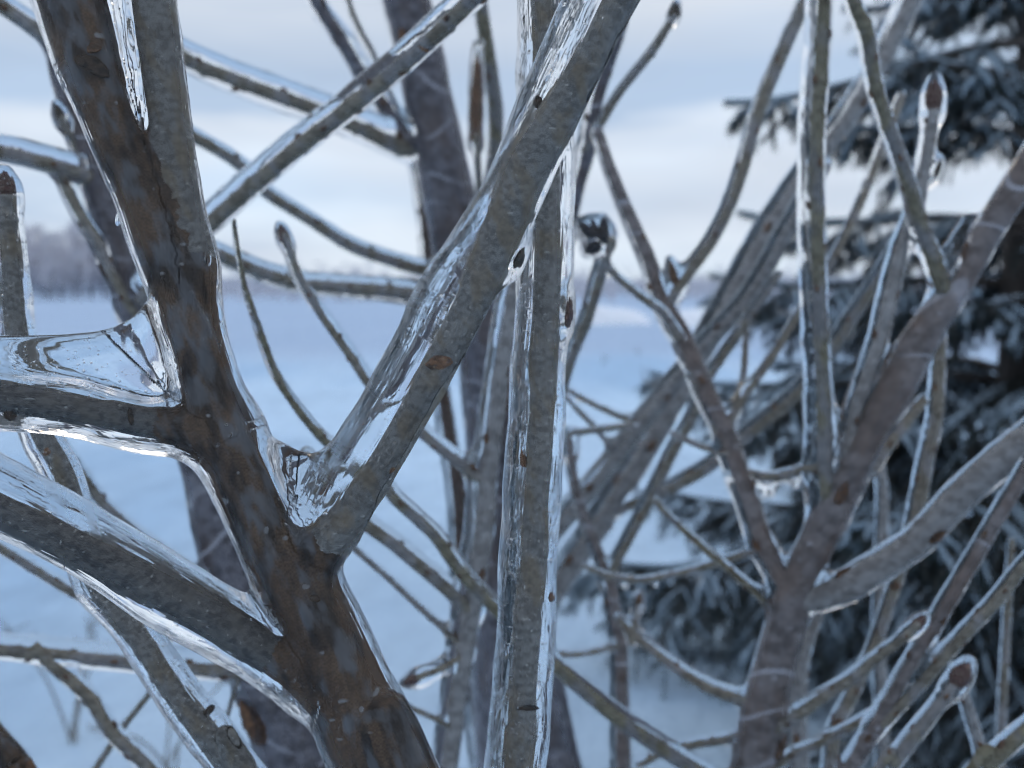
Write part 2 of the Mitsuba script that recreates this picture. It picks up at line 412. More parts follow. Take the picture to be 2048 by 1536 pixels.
# dead weeds standing out of the snow
def weed(x, y, H, seed, label, lean=0.3):
    r = np.random.default_rng(seed)
    k_ = fresh('dead_weed'); z = float(ground_z(np.array(x), np.array(y)))
    for n_ in range(4):
        dx, dy = r.normal(0, lean, 2) * H
        P = [(x + r.normal(0, .02), y + r.normal(0, .02), z - 0.02, .0032), (x + dx * .4, y + dy * .4, z + H * .55, .0026), (x + dx, y + dy, z + H * r.uniform(.75, 1.05), .0016)]
        m = [tube(spline(P, 0.03), 5)]
        for _ in range(5):
            t = r.uniform(.4, 1); b = np.array(P[1][:3]) * (1 - t) + np.array(P[2][:3]) * t
            o = r.normal(0, 1, 3) * [1, 1, .4] + [0, 0, .5]; o /= np.linalg.norm(o)
            m.append(tube(np.array([[*b, .0018], [*(b + o * H * .18), .001]]), 4))
        scene[fresh(k_ + '__stalk')] = mikit.ply(cat(m), 'straw', smooth=True)
    tag(k_, label, 'weed', 'dead weeds in the snow')


weed(-1.09, 2.42, .30, 1, 'thin dead weed bent over the snow at the lower left')
weed(-0.78, 2.2, .22, 2, 'small dead weed in the snow just right of the lower left one', .5)
weed(1.4, 15.5, .16, 3, 'tiny brown weed poking from the snow right of the upright shoot')
weed(1.75, 13.2, .14, 4, 'low brown weed nearest the camera of those right of the upright shoot')
weed(2.2, 17.5, .15, 5, 'farthest faint weed on the snow left of the diagonal stems')


# ------------------------------------------------------------------ spruce
def needles(P, T_, r, count, L=0.016, w=0.0011):
    """count slim needles along the polyline P with tangents T_."""
    t = r.uniform(0, len(P) - 1.001, count); i = t.astype(int); f = (t - i)[:, None]
    b = P[i] * (1 - f) + P[i + 1] * f; ax = T_[i]
    o = r.normal(0, 1, (count, 3)); o -= ax * (o * ax).sum(1, keepdims=True); o /= np.linalg.norm(o, axis=1, keepdims=True) + 1e-9
    d = o * 0.8 + ax * 0.75 + [0, 0, -0.12]; d /= np.linalg.norm(d, axis=1, keepdims=True)
    s = np.cross(d, ax + 1e-4); s /= np.linalg.norm(s, axis=1, keepdims=True) + 1e-9
    u = np.cross(d, s)
    L = L * r.uniform(0.7, 1.15, (count, 1))
    V = np.stack([b + s * w, b - s * 0.5 * w + u * 0.87 * w, b - s * 0.5 * w - u * 0.87 * w, b + d * L], 1).reshape(-1, 3)
    k = np.arange(count)[:, None] * 4
    F = np.concatenate([k + [0, 1, 3], k + [1, 2, 3], k + [2, 0, 3]])
    return V, F


def make_bough(base, az, L, rise, seed, tip=None, spread=1.0):
    r = np.random.default_rng(seed)
    base = np.array(base, float)
    hd = np.array([math.cos(az), math.sin(az), 0.0])
    side = np.array([-hd[1], hd[0], 0.0])
    n = 22
    s = np.linspace(0, 1, n)
    droop = -0.34 * L * s ** 1.7 + 0.17 * L * s ** 4 + rise * L * s
    P = base + hd * (L * s)[:, None] + side * (0.07 * L * np.sin(s * 3 + r.uniform(0, 6)))[:, None] + np.array([0, 0, 1.0]) * droop[:, None]
    if tip is not None:
        P = P + (np.array(tip) - P[-1]) * (s ** 1.0)[:, None]
    wood = [tube(np.c_[P, 0.011 * (1 - s) + 0.0025], 6)]
    need, crust = [], []
    def twig(b, d, l, depth):
        m = max(4, int(l / 0.03))
        q = np.linspace(0, 1, m)[:, None]
        Q = b + d * l * q + np.array([0, 0, -1.0]) * (0.42 * l * q ** 1.6) + r.normal(0, 0.006, (m, 3)) * q
        t = np.gradient(Q, axis=0); t /= np.linalg.norm(t, axis=1, keepdims=True)
        wood.append(tube(np.c_[Q, np.linspace(0.0026, 0.0012, m)], 4))
        need.append(needles(Q, t, r, int(1000 * l)))
        if r.random() < 0.34:
            rr = r.uniform(0.004, 0.0105) * np.sin(np.linspace(0.35, np.pi - 0.1, m)) * r.uniform(0.6, 1.2, m)
            crust.append(tube(np.c_[Q + [0, 0, 0.004], np.maximum(rr, 0.0012)], 6, 0.5, 0.012, seed))
        if depth and l > 0.09:
            for sg in (-1, 1):
                for t0 in np.arange(0.25, 0.95, 0.17):
                    i = int(t0 * (m - 1)); a = t[i]
                    o = np.cross(a, [0, 0, 1.0]); o /= np.linalg.norm(o) + 1e-9
                    d2 = a * 0.75 + sg * o * 0.7 + [0, 0, -0.15]; d2 /= np.linalg.norm(d2)
                    twig(Q[i], d2, l * (0.55 - 0.3 * t0) * r.uniform(0.7, 1.2), 0)
    T_ = np.gradient(P, axis=0); T_ /= np.linalg.norm(T_, axis=1, keepdims=True)
    need.append(needles(P[4:], T_[4:], r, int(900 * L)))
    cr = 0.006 * r.uniform(0.4, 1.3, n) * (s > 0.1) + 0.001
    crust.append(tube(np.c_[P + [0, 0, 0.008], cr], 6, 0.5, 0.015, seed + 1))
    for t0 in np.arange(0.16, 0.98, 0.075 / max(L, 0.5)):
        for sg in (-1, 1):
            i = int(t0 * (n - 1))
            d = T_[i] * 0.72 + sg * side * 0.72 * spread + [0, 0, r.uniform(-0.25, 0.1)]; d /= np.linalg.norm(d)
            twig(P[i], d, L * (0.46 - 0.36 * t0) * r.uniform(0.75, 1.2), 1)
    return cat(wood), cat(need), cat(crust)


def spruce(key, x, y, H, R0, label, n_whorl, lo, explicit=(), seed=0, lean=0.0, sector=None):
    r = np.random.default_rng(seed)
    k_ = fresh(key)
    P = spline([(x, y, -0.1, 0.055 * H / 3), (x + lean * .3, y, H * 0.4, 0.042 * H / 3), (x + lean, y, H, 0.008)], 0.1)
    scene[k_ + '__trunk'] = mikit.ply(tube(P, 10, 0.12, 0.04, 3), 'spruce_bark', smooth=True)
    jobs = []
    for w in range(n_whorl):
        z = lo + (H - lo - 0.15) * w / (n_whorl - 1)
        L = R0 * (1 - (z - lo) / (H - lo)) ** 1.05 + 0.10
        off = r.uniform(0, 6.28)
        for b in range(6 if L > 0.3 else 4):
            az = off + b * 2 * np.pi / 6 + r.normal(0, 0.22)
            jobs.append(((x + lean * z / H, y, z + r.normal(0, 0.03)), az, L * r.uniform(0.78, 1.12), 0.10 + 0.25 * (z / H), None))
    for b, t in explicit:
        dlt = np.array(t) - np.array(b)
        jobs.append((b, math.atan2(dlt[1], dlt[0]), float(np.linalg.norm(dlt[:2])), 0.1, t))
    for n_, (b, az, L, rise, tip) in enumerate(jobs):
        if tip is None and sector is not None and not sector(b, r):
            continue
        wd, ne, cr = make_bough(b, az, L, rise, seed * 100 + n_, tip)
        bk = fresh(k_ + '__bough')
        scene[bk] = mikit.ply(wd, 'spruce_bark', smooth=True)
        scene[bk + '__needles'] = mikit.ply(ne, 'needle')
        scene[bk + '__ice_crust'] = mikit.ply(cr, 'crust', smooth=True)
        labels[bk + '__needles'] = {'kind': 'stuff'}
    tag(k_, label, 'tree')


spruce('spruce_tree', 1.30, 2.60, 2.60, 1.22, 'dark ice-crusted spruce filling the right side behind the shrub stems', 13, 0.10,
       explicit=[((1.30, 2.6, 1.72), (0.53, 2.55, 1.565)), ((1.30, 2.6, 1.86), (0.80, 2.5, 1.78)), ((1.30, 2.6, 1.62), (0.86, 2.4, 1.44))], seed=3,
       sector=lambda b, r: b[2] < 1.30 or r.random() < 0.60)
spruce('spruce_tree', 2.02, 5.6, 1.66, 0.62, 'small far spruce with a bent top seen between two upright shoots', 8, 0.1, seed=9)

# ------------------------------------------------------------------ the shrub: control points in millimetres (x, y, z, radius)
STEMS = [
    dict(key='iced_branch', label='thick forked brown and grey branch under clear ice, nearest at the left and in focus', cat='branch', group='ice-coated stems of the shrubs', h=0.54, k=9.0,
         br=[
            ('main',[[-200.07,324.24,1410.85,2.14],[-184.09,320.84,1355.24,4.2],[-161.71,316.08,1281.56,6.11],[-136.14,310.65,1203.32,7.64],[-130.6,309.47,1187.05,7.53],[-126.24,308.28,1170.75,6.94],[-119.21,306.78,1149.96,5.75],[-109.33,305.17,1127.63,6.0],[-102.7,303.87,1109.72,6.25],[-97.1,302.57,1091.77,5.89],[-92.08,301.25,1073.78,6.14],[-87.05,300.16,1058.76,6.63],[-79.0,298.86,1040.69,7.12],[-70.79,297.67,1024.09,7.37],[-61.8,296.48,1007.46,7.62],[-54.75,295.39,992.31,8.11],[-49.04,294.29,977.14,8.84],[-39.26,292.8,956.45,9.46],[-28.68,291.33,936.02,9.71],[92.37,289.53,561.61,11.17],[140.8,292.82,-30.0,13.11]],'bark_brown'),
            ('upper',[[-122.54,333.73,1353.83,1.47],[-119.69,329.51,1314.16,2.88],[-115.71,323.61,1261.49,4.2],[-111.15,316.86,1205.39,5.24],[-109.73,314.75,1188.54,5.11],[-107.23,312.46,1170.23,4.97],[-105.41,310.93,1158.07,4.83],[-102.81,309.02,1142.91,4.57],[-99.13,306.74,1124.79,4.06],[-95.17,304.64,1108.25,3.79],[-96.5,302.57,1091.77,2.53]],'bark_grey'),
            ('stub',[[-253.97,275.63,1098.89,0.96],[-232.1,278.91,1090.77,1.88],[-201.5,283.5,1081.27,2.73],[-166.52,288.75,1073.13,3.42],[-149.23,291.35,1069.81,3.56],[-131.57,293.96,1066.73,3.59],[-113.54,296.51,1062.85,3.85],[-100.83,298.28,1060.22,4.43],[-87.96,300.01,1056.95,4.68]],'bark_grey_shaded'),
            ('vee',[[-66.31,296.73,1011.25,5.46],[-57.77,296.62,1023.14,5.95],[-51.62,296.5,1030.51,5.81],[-46.72,296.41,1036.62,5.54],[-38.63,296.3,1048.76,5.13],[-30.59,296.21,1061.99,4.98],[-20.82,296.11,1079.86,5.21],[-11.89,296.02,1097.51,5.18],[-4.23,295.96,1115.55,5.27],[3.63,295.89,1135.1,5.24],[15.41,295.64,1154.51,5.08],[24.63,295.43,1170.74,4.8],[30.8,295.3,1183.07,4.66],[38.43,295.12,1198.15,4.51],[59.62,294.61,1241.9,3.61],[78.15,294.17,1283.26,2.48],[91.4,293.85,1314.56,1.26]],'bark_grey'),
            ('low',[[-243.06,270.61,1097.71,0.94],[-223.21,273.31,1083.53,1.85],[-195.41,277.1,1065.57,2.69],[-163.65,281.42,1047.75,3.36],[-146.78,283.72,1039.05,3.5],[-128.21,286.13,1028.07,3.97],[-113.29,288.01,1019.1,4.33],[-92.49,290.54,1005.98,4.72],[-78.32,292.2,996.55,4.98],[-69.7,293.18,990.8,5.0],[-57.35,294.56,981.41,4.81]],'bark_grey_shaded'),
         ], ice=[
            ([[-164.9,316.81,1297.38,3.48],[-157.66,315.27,1272.19,6.83],[-147.53,313.12,1238.82,9.94],[-135.96,310.65,1203.38,12.42],[-130.42,309.48,1187.11,12.24],[-126.07,308.29,1170.81,11.28],[-119.08,306.78,1150.02,9.35],[-109.19,305.18,1127.69,9.75],[-102.55,303.88,1109.77,10.15],[-96.96,302.57,1091.81,9.57],[-91.94,301.26,1073.82,9.98],[-86.89,300.17,1058.82,10.77],[-78.84,298.87,1040.77,11.56],[-70.62,297.68,1024.18,11.97],[-61.63,296.49,1007.55,12.37],[-54.56,295.4,992.39,13.17],[-48.84,294.3,977.23,14.37],[-39.04,292.81,956.56,15.37],[-28.47,291.34,936.13,15.78]],1.0,1.0),
            ([[-118.95,327.99,1303.36,2.31],[-117.07,325.21,1277.17,4.53],[-114.42,321.31,1242.4,6.59],[-111.4,316.86,1205.37,8.24],[-109.97,314.75,1188.52,8.02],[-107.46,312.46,1170.2,7.81],[-105.64,310.93,1158.04,7.6],[-103.03,309.02,1142.88,7.18],[-99.32,306.73,1124.75,6.37],[-95.35,304.64,1108.24,5.96],[-96.61,302.57,1091.78,3.97]],1.0,1.0),
            ([[-254.64,275.13,1092.78,2.34],[-232.61,278.5,1085.71,4.6],[-201.78,283.22,1077.71,6.7],[-166.54,288.61,1071.26,8.37],[-149.24,291.26,1068.8,8.74],[-128.81,294.35,1066.24,8.55],[-110.74,296.81,1061.02,8.63],[-96.56,298.83,1058.64,8.4],[-86.45,300.07,1057.55,9.04]],1.0,1.0),
            ([[88.1,294.0,1282.35,2.54],[75.22,294.31,1259.97,4.99],[57.19,294.75,1230.52,7.26],[36.59,295.25,1199.57,9.08],[25.11,295.52,1183.13,9.7],[19.2,295.66,1170.79,9.89],[11.24,295.82,1154.54,9.51],[3.19,295.91,1135.1,9.14],[-7.01,296.05,1115.56,10.07],[-18.07,296.27,1097.51,11.17],[-25.99,296.34,1081.32,10.34],[-37.46,296.49,1061.96,10.4],[-47.67,296.65,1045.68,10.76],[-55.41,296.71,1030.46,10.51]],1.0,2.2),
            ([[-241.0,272.77,1106.1,2.78],[-221.66,275.03,1090.88,5.46],[-194.59,278.19,1071.47,7.94],[-163.65,281.81,1051.98,9.93],[-146.68,283.79,1042.08,10.6],[-123.43,286.8,1027.61,10.32],[-99.61,289.7,1010.94,10.92],[-78.34,292.19,995.48,9.27],[-63.99,293.8,982.02,8.3]],1.0,1.0),
            ([[-168.24,292.19,1077.79,9.91],[-149.29,292.16,1077.5,10.21],[-127.42,292.22,1078.08,9.91],[-112.84,292.4,1080.11,10.21],[-100.45,293.06,1087.37,9.62]],3.2,0.25),
            ([[-69.03,295.58,1048.88,5.95],[-61.59,295.11,1043.7,7.44],[-54.9,294.84,1040.73,8.93]],1.5,0.25),
            ([[-0.29,295.72,1107.28,2.34],[1.37,296.06,1111.04,2.34],[2.49,296.29,1113.54,1.64]],1.0,0.4),
         ], buds=[('vee','bud',[2.49,296.29,1113.54],[-0.29,295.72,1107.28],np.float64(1.19),'bud_dark')],
         scars=[('vee','leaf_scar',[-21.34,291.11,1080.08],np.float64(3.9),np.float64(2.01),8,'scar'),('vee','leaf_scar',[8.2,295.95,1153.98],np.float64(1.27),np.float64(1.96),0,'scar_dark'),('main','leaf_scar',[-122.51,301.08,1166.04],np.float64(5.27),np.float64(2.39),-28,'scar_dark'),('main','leaf_scar',[-122.38,301.65,1171.19],np.float64(2.03),np.float64(1.56),20,'scar'),('stub','leaf_scar',[-111.86,292.86,1063.78],np.float64(0.83),np.float64(2.73),8,'scar_dark'),('stub','leaf_scar',[-145.26,290.56,1065.91],np.float64(1.75),np.float64(1.75),-20,'scar_dark'),('main','leaf_scar',[-58.3,289.54,1010.16],np.float64(1.81),np.float64(1.09),-10,'scar_dark'),('vee','leaf_scar',[-35.69,291.98,1048.13],np.float64(1.31),np.float64(0.95),30,'scar')],
         bubbles=[('air_bubble',[-72.31,293.27,1009.53],np.float64(2.57),1,0),('air_bubble',[-117.27,303.08,1121.99],np.float64(1.05),2.2,75),('air_bubble',[-90.85,300.96,1110.07],np.float64(1.2),2.2,80),('air_bubble',[-133.24,306.15,1166.64],np.float64(1.2),2.2,60),('air_bubble',[-84.05,293.01,1061.22],np.float64(0.6),1,0),('air_bubble',[-82.85,292.63,1058.31],np.float64(0.75),1,0),('air_bubble',[-81.61,293.59,1059.36],np.float64(0.45),1,0),('air_bubble',[-57.49,296.34,1036.64],np.float64(0.45),1,0),('air_bubble',[-54.63,292.85,1035.13],np.float64(0.45),1,0),('air_bubble',[-62.01,298.34,1040.79],np.float64(0.45),1,0),('air_bubble',[-125.38,294.88,1076.99],np.float64(0.44),1,0),('air_bubble',[-135.34,293.4,1075.93],np.float64(0.37),1,0),('air_bubble',[-109.03,297.14,1071.15],np.float64(0.37),1,0),('air_bubble',[-67.54,298.92,1049.07],np.float64(0.45),1,0),('air_bubble',[-63.79,297.83,1036.32],np.float64(0.6),1,0),('air_bubble',[-65.86,296.72,1033.51],np.float64(0.45),1,0)]),
    dict(key='iced_shoot', label='straight upright grey shoot in a wide clear ice sleeve, at the middle of the photo', cat='shoot', group='ice-coated stems of the shrubs', h=0.54, k=4.0,
         br=[
            ('stem',[[6.7,358.02,1313.63,0.9],[7.48,355.24,1287.38,1.76],[8.58,351.34,1252.51,2.57],[9.83,346.89,1215.37,3.21],[10.48,344.59,1196.93,3.2],[10.95,341.47,1171.9,3.32],[11.25,337.32,1138.71,3.43],[11.55,334.84,1118.9,3.42],[11.2,332.12,1097.21,3.29],[10.03,329.69,1077.9,3.53],[9.35,327.2,1058.02,3.28],[7.69,324.38,1035.63,3.39],[6.86,321.83,1015.44,3.5],[5.21,319.3,995.33,3.5],[3.9,316.89,976.28,3.25],[2.76,314.45,956.98,3.48],[1.95,313.12,946.49,3.6],[0.97,310.43,925.26,3.71],[-9.65,296.13,555.16,4.27],[-13.9,294.41,-30.0,5.01]],'bark_grey'),
         ], ice=[
            ([[8.04,357.97,1315.34,2.57],[8.57,355.24,1289.08,5.04],[9.31,351.41,1254.2,7.33],[10.17,347.04,1217.03,9.17],[10.65,344.58,1196.93,9.32],[10.94,340.44,1163.58,9.45],[11.24,336.29,1130.45,9.59],[10.54,332.13,1097.21,9.39],[8.88,329.69,1077.9,9.2],[8.04,327.2,1058.02,9.51],[6.55,324.38,1035.63,9.66],[5.23,321.84,1015.43,9.63],[4.56,319.31,995.33,9.61],[3.74,316.89,976.28,9.76],[1.95,314.26,955.38,10.06],[0.97,313.12,946.49,10.05],[0.16,310.82,928.43,9.71]],1.0,1.5),
            ([[16.78,331.04,1088.53,2.96],[17.48,331.6,1094.72,2.96],[17.94,331.98,1098.85,2.07]],1.0,0.4),
            ([[9.97,343.34,1186.9,3.66],[10.17,343.9,1193.06,3.66],[10.31,344.28,1197.17,2.56]],1.0,0.4),
            ([[4.59,325.3,1042.92,1.97],[4.19,325.63,1046.54,1.97],[3.93,325.85,1048.95,1.38]],1.0,0.4),
         ], buds=[('stem','bud',[17.94,331.98,1098.85],[16.78,331.04,1088.53],np.float64(1.58),'bud_red'),('stem','bud',[10.31,344.28,1197.17],[9.97,343.34,1186.9],np.float64(2.09),'bud_red'),('stem','bud',[3.93,325.85,1048.95],[4.59,325.3,1042.92],np.float64(0.85),'bud')],
         scars=[('stem','leaf_scar',[11.07,320.07,1001.28],np.float64(1.04),np.float64(1.7),0,'scar'),('stem','leaf_scar',[4.78,312.64,967.24],np.float64(2.99),np.float64(0.91),3,'scar_dark')],
         bubbles=[('air_bubble',[6.9,330.93,1093.46],np.float64(0.49),1,0),('air_bubble',[8.23,317.85,1014.01],np.float64(0.41),1,0),('air_bubble',[5.8,315.9,1001.4],np.float64(0.41),1,0),('air_bubble',[8.77,317.61,986.72],np.float64(0.41),1,0),('air_bubble',[-0.33,321.63,1018.81],np.float64(0.41),1,0),('air_bubble',[14.09,327.24,1063.29],np.float64(0.41),1,0),('air_bubble',[1.77,315.14,985.11],np.float64(0.41),1,0)]),
    dict(key='iced_shoot', label='long shoot with a red tip bud curving down along the left edge of the photo', cat='shoot', group='ice-coated stems of the shrubs', h=0.9, k=6.0,
         br=[
            ('stem',[[-181.64,364.62,1134.43,2.31],[-181.1,363.68,1124.08,2.56],[-179.49,362.22,1108.03,2.68],[-177.88,360.37,1087.69,2.8],[-174.47,358.65,1068.78,2.68],[-169.28,357.04,1051.12,2.68],[-162.65,355.93,1038.99,2.68],[-158.35,354.99,1028.64,2.68],[-153.87,353.45,1011.7,2.68],[-149.04,352.02,996.0,2.8],[-140.44,351.01,984.94,2.8],[-133.45,350.22,976.2,2.92],[-120.91,348.51,957.46,3.05],[-111.78,347.44,945.69,3.29],[-100.31,346.04,930.35,3.29],[-85.8,344.19,910.01,3.41],[76.51,338.47,546.01,3.92],[141.44,340.19,-30.0,4.6]],'bark_grey'),
         ], ice=[
            ([[-182.18,364.62,1134.4,5.99],[-181.7,363.68,1124.03,6.62],[-180.12,362.22,1107.97,6.94],[-178.53,360.36,1087.61,7.25],[-175.09,358.63,1068.64,6.94],[-169.86,357.02,1050.89,6.94],[-163.22,355.91,1038.72,6.94],[-158.95,354.97,1028.45,6.94],[-154.48,353.43,1011.52,6.94],[-149.63,351.99,995.7,7.25],[-139.92,351.05,985.34,7.25],[-132.89,350.25,976.59,7.57],[-120.33,348.55,957.88,7.88],[-111.16,347.48,946.16,8.51],[-99.69,346.08,930.8,8.51],[-85.15,344.23,910.48,8.83]],1.0,1.0),
            ([[-181.46,364.49,1133.0,4.48],[-181.78,365.02,1138.78,4.48],[-182.0,365.37,1142.64,3.13]],1.0,0.4),
         ], buds=[('stem','bud',[-182.0,365.37,1142.64],[-181.46,364.49,1133.0],np.float64(2.65),'bud_red')],
         scars=[('stem','leaf_scar',[-109.19,347.86,950.34],np.float64(2.87),np.float64(1.29),50,'scar_dark'),('stem','leaf_scar',[-165.2,353.57,1043.54],np.float64(1.15),np.float64(1.43),0,'scar')],
         bubbles=[]),
    dict(key='shrub_stem', label='dark grey ringed trunk running down behind the nearest branch at the left', cat='stem', group='ice-coated stems of the shrubs', h=1.5, k=6.0,
         br=[
            ('main',[[-309.73,661.15,1480.05,1.69],[-304.34,656.3,1434.72,3.31],[-296.78,649.5,1374.53,4.82],[-288.14,641.73,1310.45,6.03],[-281.18,635.47,1260.84,6.25],[-271.37,630.76,1223.81,6.71],[-258.52,626.04,1186.94,7.42],[-250.41,622.14,1156.33,7.64],[-240.79,618.23,1125.83,7.63],[-229.61,613.56,1089.39,7.85],[-207.65,607.27,1041.04,8.3],[-188.93,601.8,998.99,9.22],[-176.3,595.66,951.18,10.61],[-163.86,591.05,915.52,11.53],[-146.87,585.29,871.18,14.31],[-126.9,578.18,816.54,17.3],[-114.64,573.11,777.41,18.42],[-53.76,562.91,466.44,21.19],[-29.4,562.83,-30.0,24.87]],'bark_slate'),
            ('b',[[-367.12,508.42,1316.88,0.79],[-355.03,525.97,1305.72,1.55],[-338.11,550.54,1291.98,2.26],[-318.77,578.61,1278.99,2.82],[-299.82,606.13,1267.66,3.14],[-283.41,627.81,1255.36,3.44],[-277.96,634.3,1251.58,3.48]],'bark_twig'),
            ('c',[[-304.68,420.65,1177.52,0.68],[-300.29,442.68,1174.85,1.34],[-294.14,473.52,1173.0,1.95],[-287.11,508.77,1173.59,2.44],[-277.94,554.7,1176.23,2.67],[-269.66,583.27,1174.82,2.81],[-260.03,610.36,1171.52,3.12],[-255.17,623.62,1167.95,3.76]],'bark_twig'),
            ('d',[[-264.76,597.78,1173.13,3.03],[-265.39,597.63,1171.47,2.41],[-257.85,600.05,1151.42,2.28],[-247.56,602.63,1131.67,2.48],[-241.7,604.4,1116.36,2.49],[-231.15,606.97,1095.5,2.69],[-217.12,610.48,1065.17,2.9],[-201.76,615.15,1018.58,3.12]],'bark_twig'),
            ('e',[[-257.9,625.74,1184.59,1.85],[-263.07,625.67,1183.87,1.47],[-266.88,617.92,1195.31,1.44],[-269.29,611.96,1204.06,1.51]],'bark_twig'),
            ('f',[[-244.81,497.89,1054.16,1.48],[-239.95,512.39,1033.48,1.68],[-232.29,530.29,1006.4,1.91],[-222.05,547.73,979.23,1.98],[-200.81,570.15,948.71,2.24],[-175.98,591.72,919.94,2.89],[-166.33,591.97,922.6,3.64]],'bark_twig'),
            ('g',[[-350.29,430.07,966.57,0.6],[-334.49,444.13,954.94,1.18],[-312.38,463.81,940.55,1.72],[-287.11,486.3,926.81,2.15],[-265.16,505.83,916.13,2.24],[-238.57,526.83,904.6,2.41],[-209.14,547.68,893.12,2.59],[-163.53,576.42,876.78,2.9],[-148.37,585.22,870.58,3.29]],'bark_twig'),
            ('h',[[-252.54,516.11,910.53,2.97],[-252.14,516.32,912.86,2.35],[-244.72,517.27,904.6,2.21],[-226.78,519.51,885.6,2.38],[-215.35,521.11,864.66,2.4],[-196.94,523.32,843.44,2.58],[-173.51,526.09,812.47,2.77]],'bark_twig'),
            ('i',[[-334.84,442.91,1055.0,0.37],[-322.28,455.19,1037.0,0.73],[-304.7,472.38,1013.69,1.07],[-284.62,492.03,989.74,1.33],[-265.33,510.89,968.14,1.54],[-250.02,524.8,949.86,1.59],[-228.98,541.71,927.52,1.64],[-206.24,557.47,909.08,1.87],[-177.71,574.93,893.43,2.1],[-156.05,587.27,885.91,2.68],[-153.15,587.42,887.56,3.37]],'bark_twig'),
            ('j',[[-197.19,555.57,888.68,1.47],[-197.68,555.32,885.83,1.17],[-205.45,557.66,874.0,1.11],[-224.57,562.75,850.07,1.21],[-244.75,568.28,821.4,1.31],[-266.9,574.19,789.3,1.33]],'bark_twig'),
            ('k',[[-160.01,578.61,875.32,0.97],[-164.61,577.93,861.8,0.97],[-171.67,576.96,842.52,0.97],[-177.01,575.68,817.77,0.98],[-181.82,574.19,789.3,0.98]],'bark_twig'),
            ('m',[[58.3,347.01,1273.61,0.63],[45.02,363.78,1262.71,1.25],[26.42,387.27,1249.34,1.81],[5.17,414.11,1236.77,2.27],[-20.26,446.24,1223.43,2.45],[-43.2,471.31,1210.4,2.53],[-76.87,502.44,1192.64,2.7],[-122.36,538.46,1169.07,2.91],[-174.15,575.73,1136.72,3.13],[-204.65,596.42,1114.68,3.36],[-228.1,613.73,1090.9,4.46],[-229.89,613.68,1090.3,5.62]],'bark_twig'),
         ], ice=[
            ([[-300.95,652.88,1407.84,2.29],[-297.85,650.09,1381.8,4.5],[-293.52,646.19,1347.22,6.54],[-288.57,641.72,1310.4,8.18],[-281.62,635.46,1260.77,8.48],[-271.83,630.75,1223.68,9.11],[-259.02,626.02,1186.79,10.07],[-250.93,622.12,1156.19,10.37],[-241.32,618.22,1125.68,10.35],[-230.13,613.54,1089.19,10.65],[-208.2,607.25,1040.81,11.27],[-189.55,601.78,998.78,12.52],[-177.03,595.64,950.97,14.4],[-164.63,591.02,915.25,15.65],[-147.84,585.25,870.83,19.42],[-128.08,578.15,816.16,23.48],[-115.9,573.07,777.03,25.01]],1.0,1.0),
            ([[-366.75,508.54,1317.6,1.59],[-354.61,526.08,1306.51,3.12],[-337.62,550.64,1292.86,4.53],[-318.19,578.7,1279.97,5.67],[-299.15,606.23,1268.74,6.3],[-282.64,627.91,1256.51,6.91],[-277.2,634.41,1252.76,6.99]],1.0,1.0),
            ([[-304.67,420.88,1179.12,2.03],[-300.22,442.9,1176.53,3.99],[-294.0,473.72,1174.78,5.8],[-286.88,508.94,1175.49,7.26],[-277.61,554.88,1178.29,7.92],[-269.08,583.47,1176.94,8.33],[-259.19,610.57,1173.82,9.27],[-253.88,623.86,1170.6,11.15]],1.0,1.0),
            ([[-265.86,597.61,1171.25,4.24],[-258.36,600.02,1151.15,4.63],[-248.11,602.6,1131.38,5.02],[-242.25,604.37,1116.07,5.05],[-231.74,606.94,1095.18,5.45],[-217.78,610.45,1064.88,5.87],[-202.48,615.13,1018.3,6.33]],1.0,1.0),
            ([[-263.83,625.63,1183.43,2.67],[-267.74,617.88,1194.82,3.01],[-270.2,611.91,1203.57,3.16]],1.0,1.0),
            ([[-244.31,497.93,1054.5,2.96],[-239.39,512.42,1033.86,3.36],[-231.67,530.33,1006.86,3.81],[-221.49,547.79,979.8,3.96],[-200.27,570.22,949.44,4.48],[-175.41,591.8,920.78,5.02]],1.0,1.0),
            ([[-350.15,430.17,968.04,1.9],[-334.34,444.24,956.46,3.74],[-312.22,463.94,942.13,5.44],[-286.93,486.45,928.46,6.8],[-264.99,505.98,917.85,7.08],[-238.39,527.0,906.46,7.63],[-208.95,547.86,895.11,8.19],[-163.29,576.63,879.0,9.16],[-147.99,585.44,873.09,10.4]],1.0,1.0),
            ([[-251.79,516.35,913.23,4.11],[-244.35,517.31,905.01,4.44],[-226.33,519.55,885.99,4.79],[-214.89,521.15,865.04,4.82],[-196.48,523.36,843.88,5.18],[-172.99,526.14,812.93,5.56]],1.0,1.0),
            ([[-334.75,442.92,1055.26,0.78],[-322.16,455.21,1037.29,1.53],[-304.54,472.41,1014.02,2.23],[-284.41,492.06,990.13,2.79],[-265.08,510.93,968.57,3.23],[-249.76,524.84,950.31,3.33],[-228.74,541.75,928.0,3.44],[-206.04,557.52,909.66,3.9],[-177.57,574.99,894.1,4.4],[-155.96,587.33,886.66,4.87]],1.0,1.0),
            ([[-197.9,555.33,885.96,2.03],[-205.67,557.67,874.16,2.22],[-224.81,562.76,850.24,2.42],[-245.02,568.29,821.58,2.63],[-267.18,574.21,789.48,2.67]],1.0,1.0),
            ([[-160.24,578.61,875.39,1.94],[-164.84,577.93,861.88,1.95],[-171.9,576.97,842.58,1.95],[-177.25,575.68,817.81,1.95],[-182.06,574.19,789.34,1.95]],1.0,1.0),
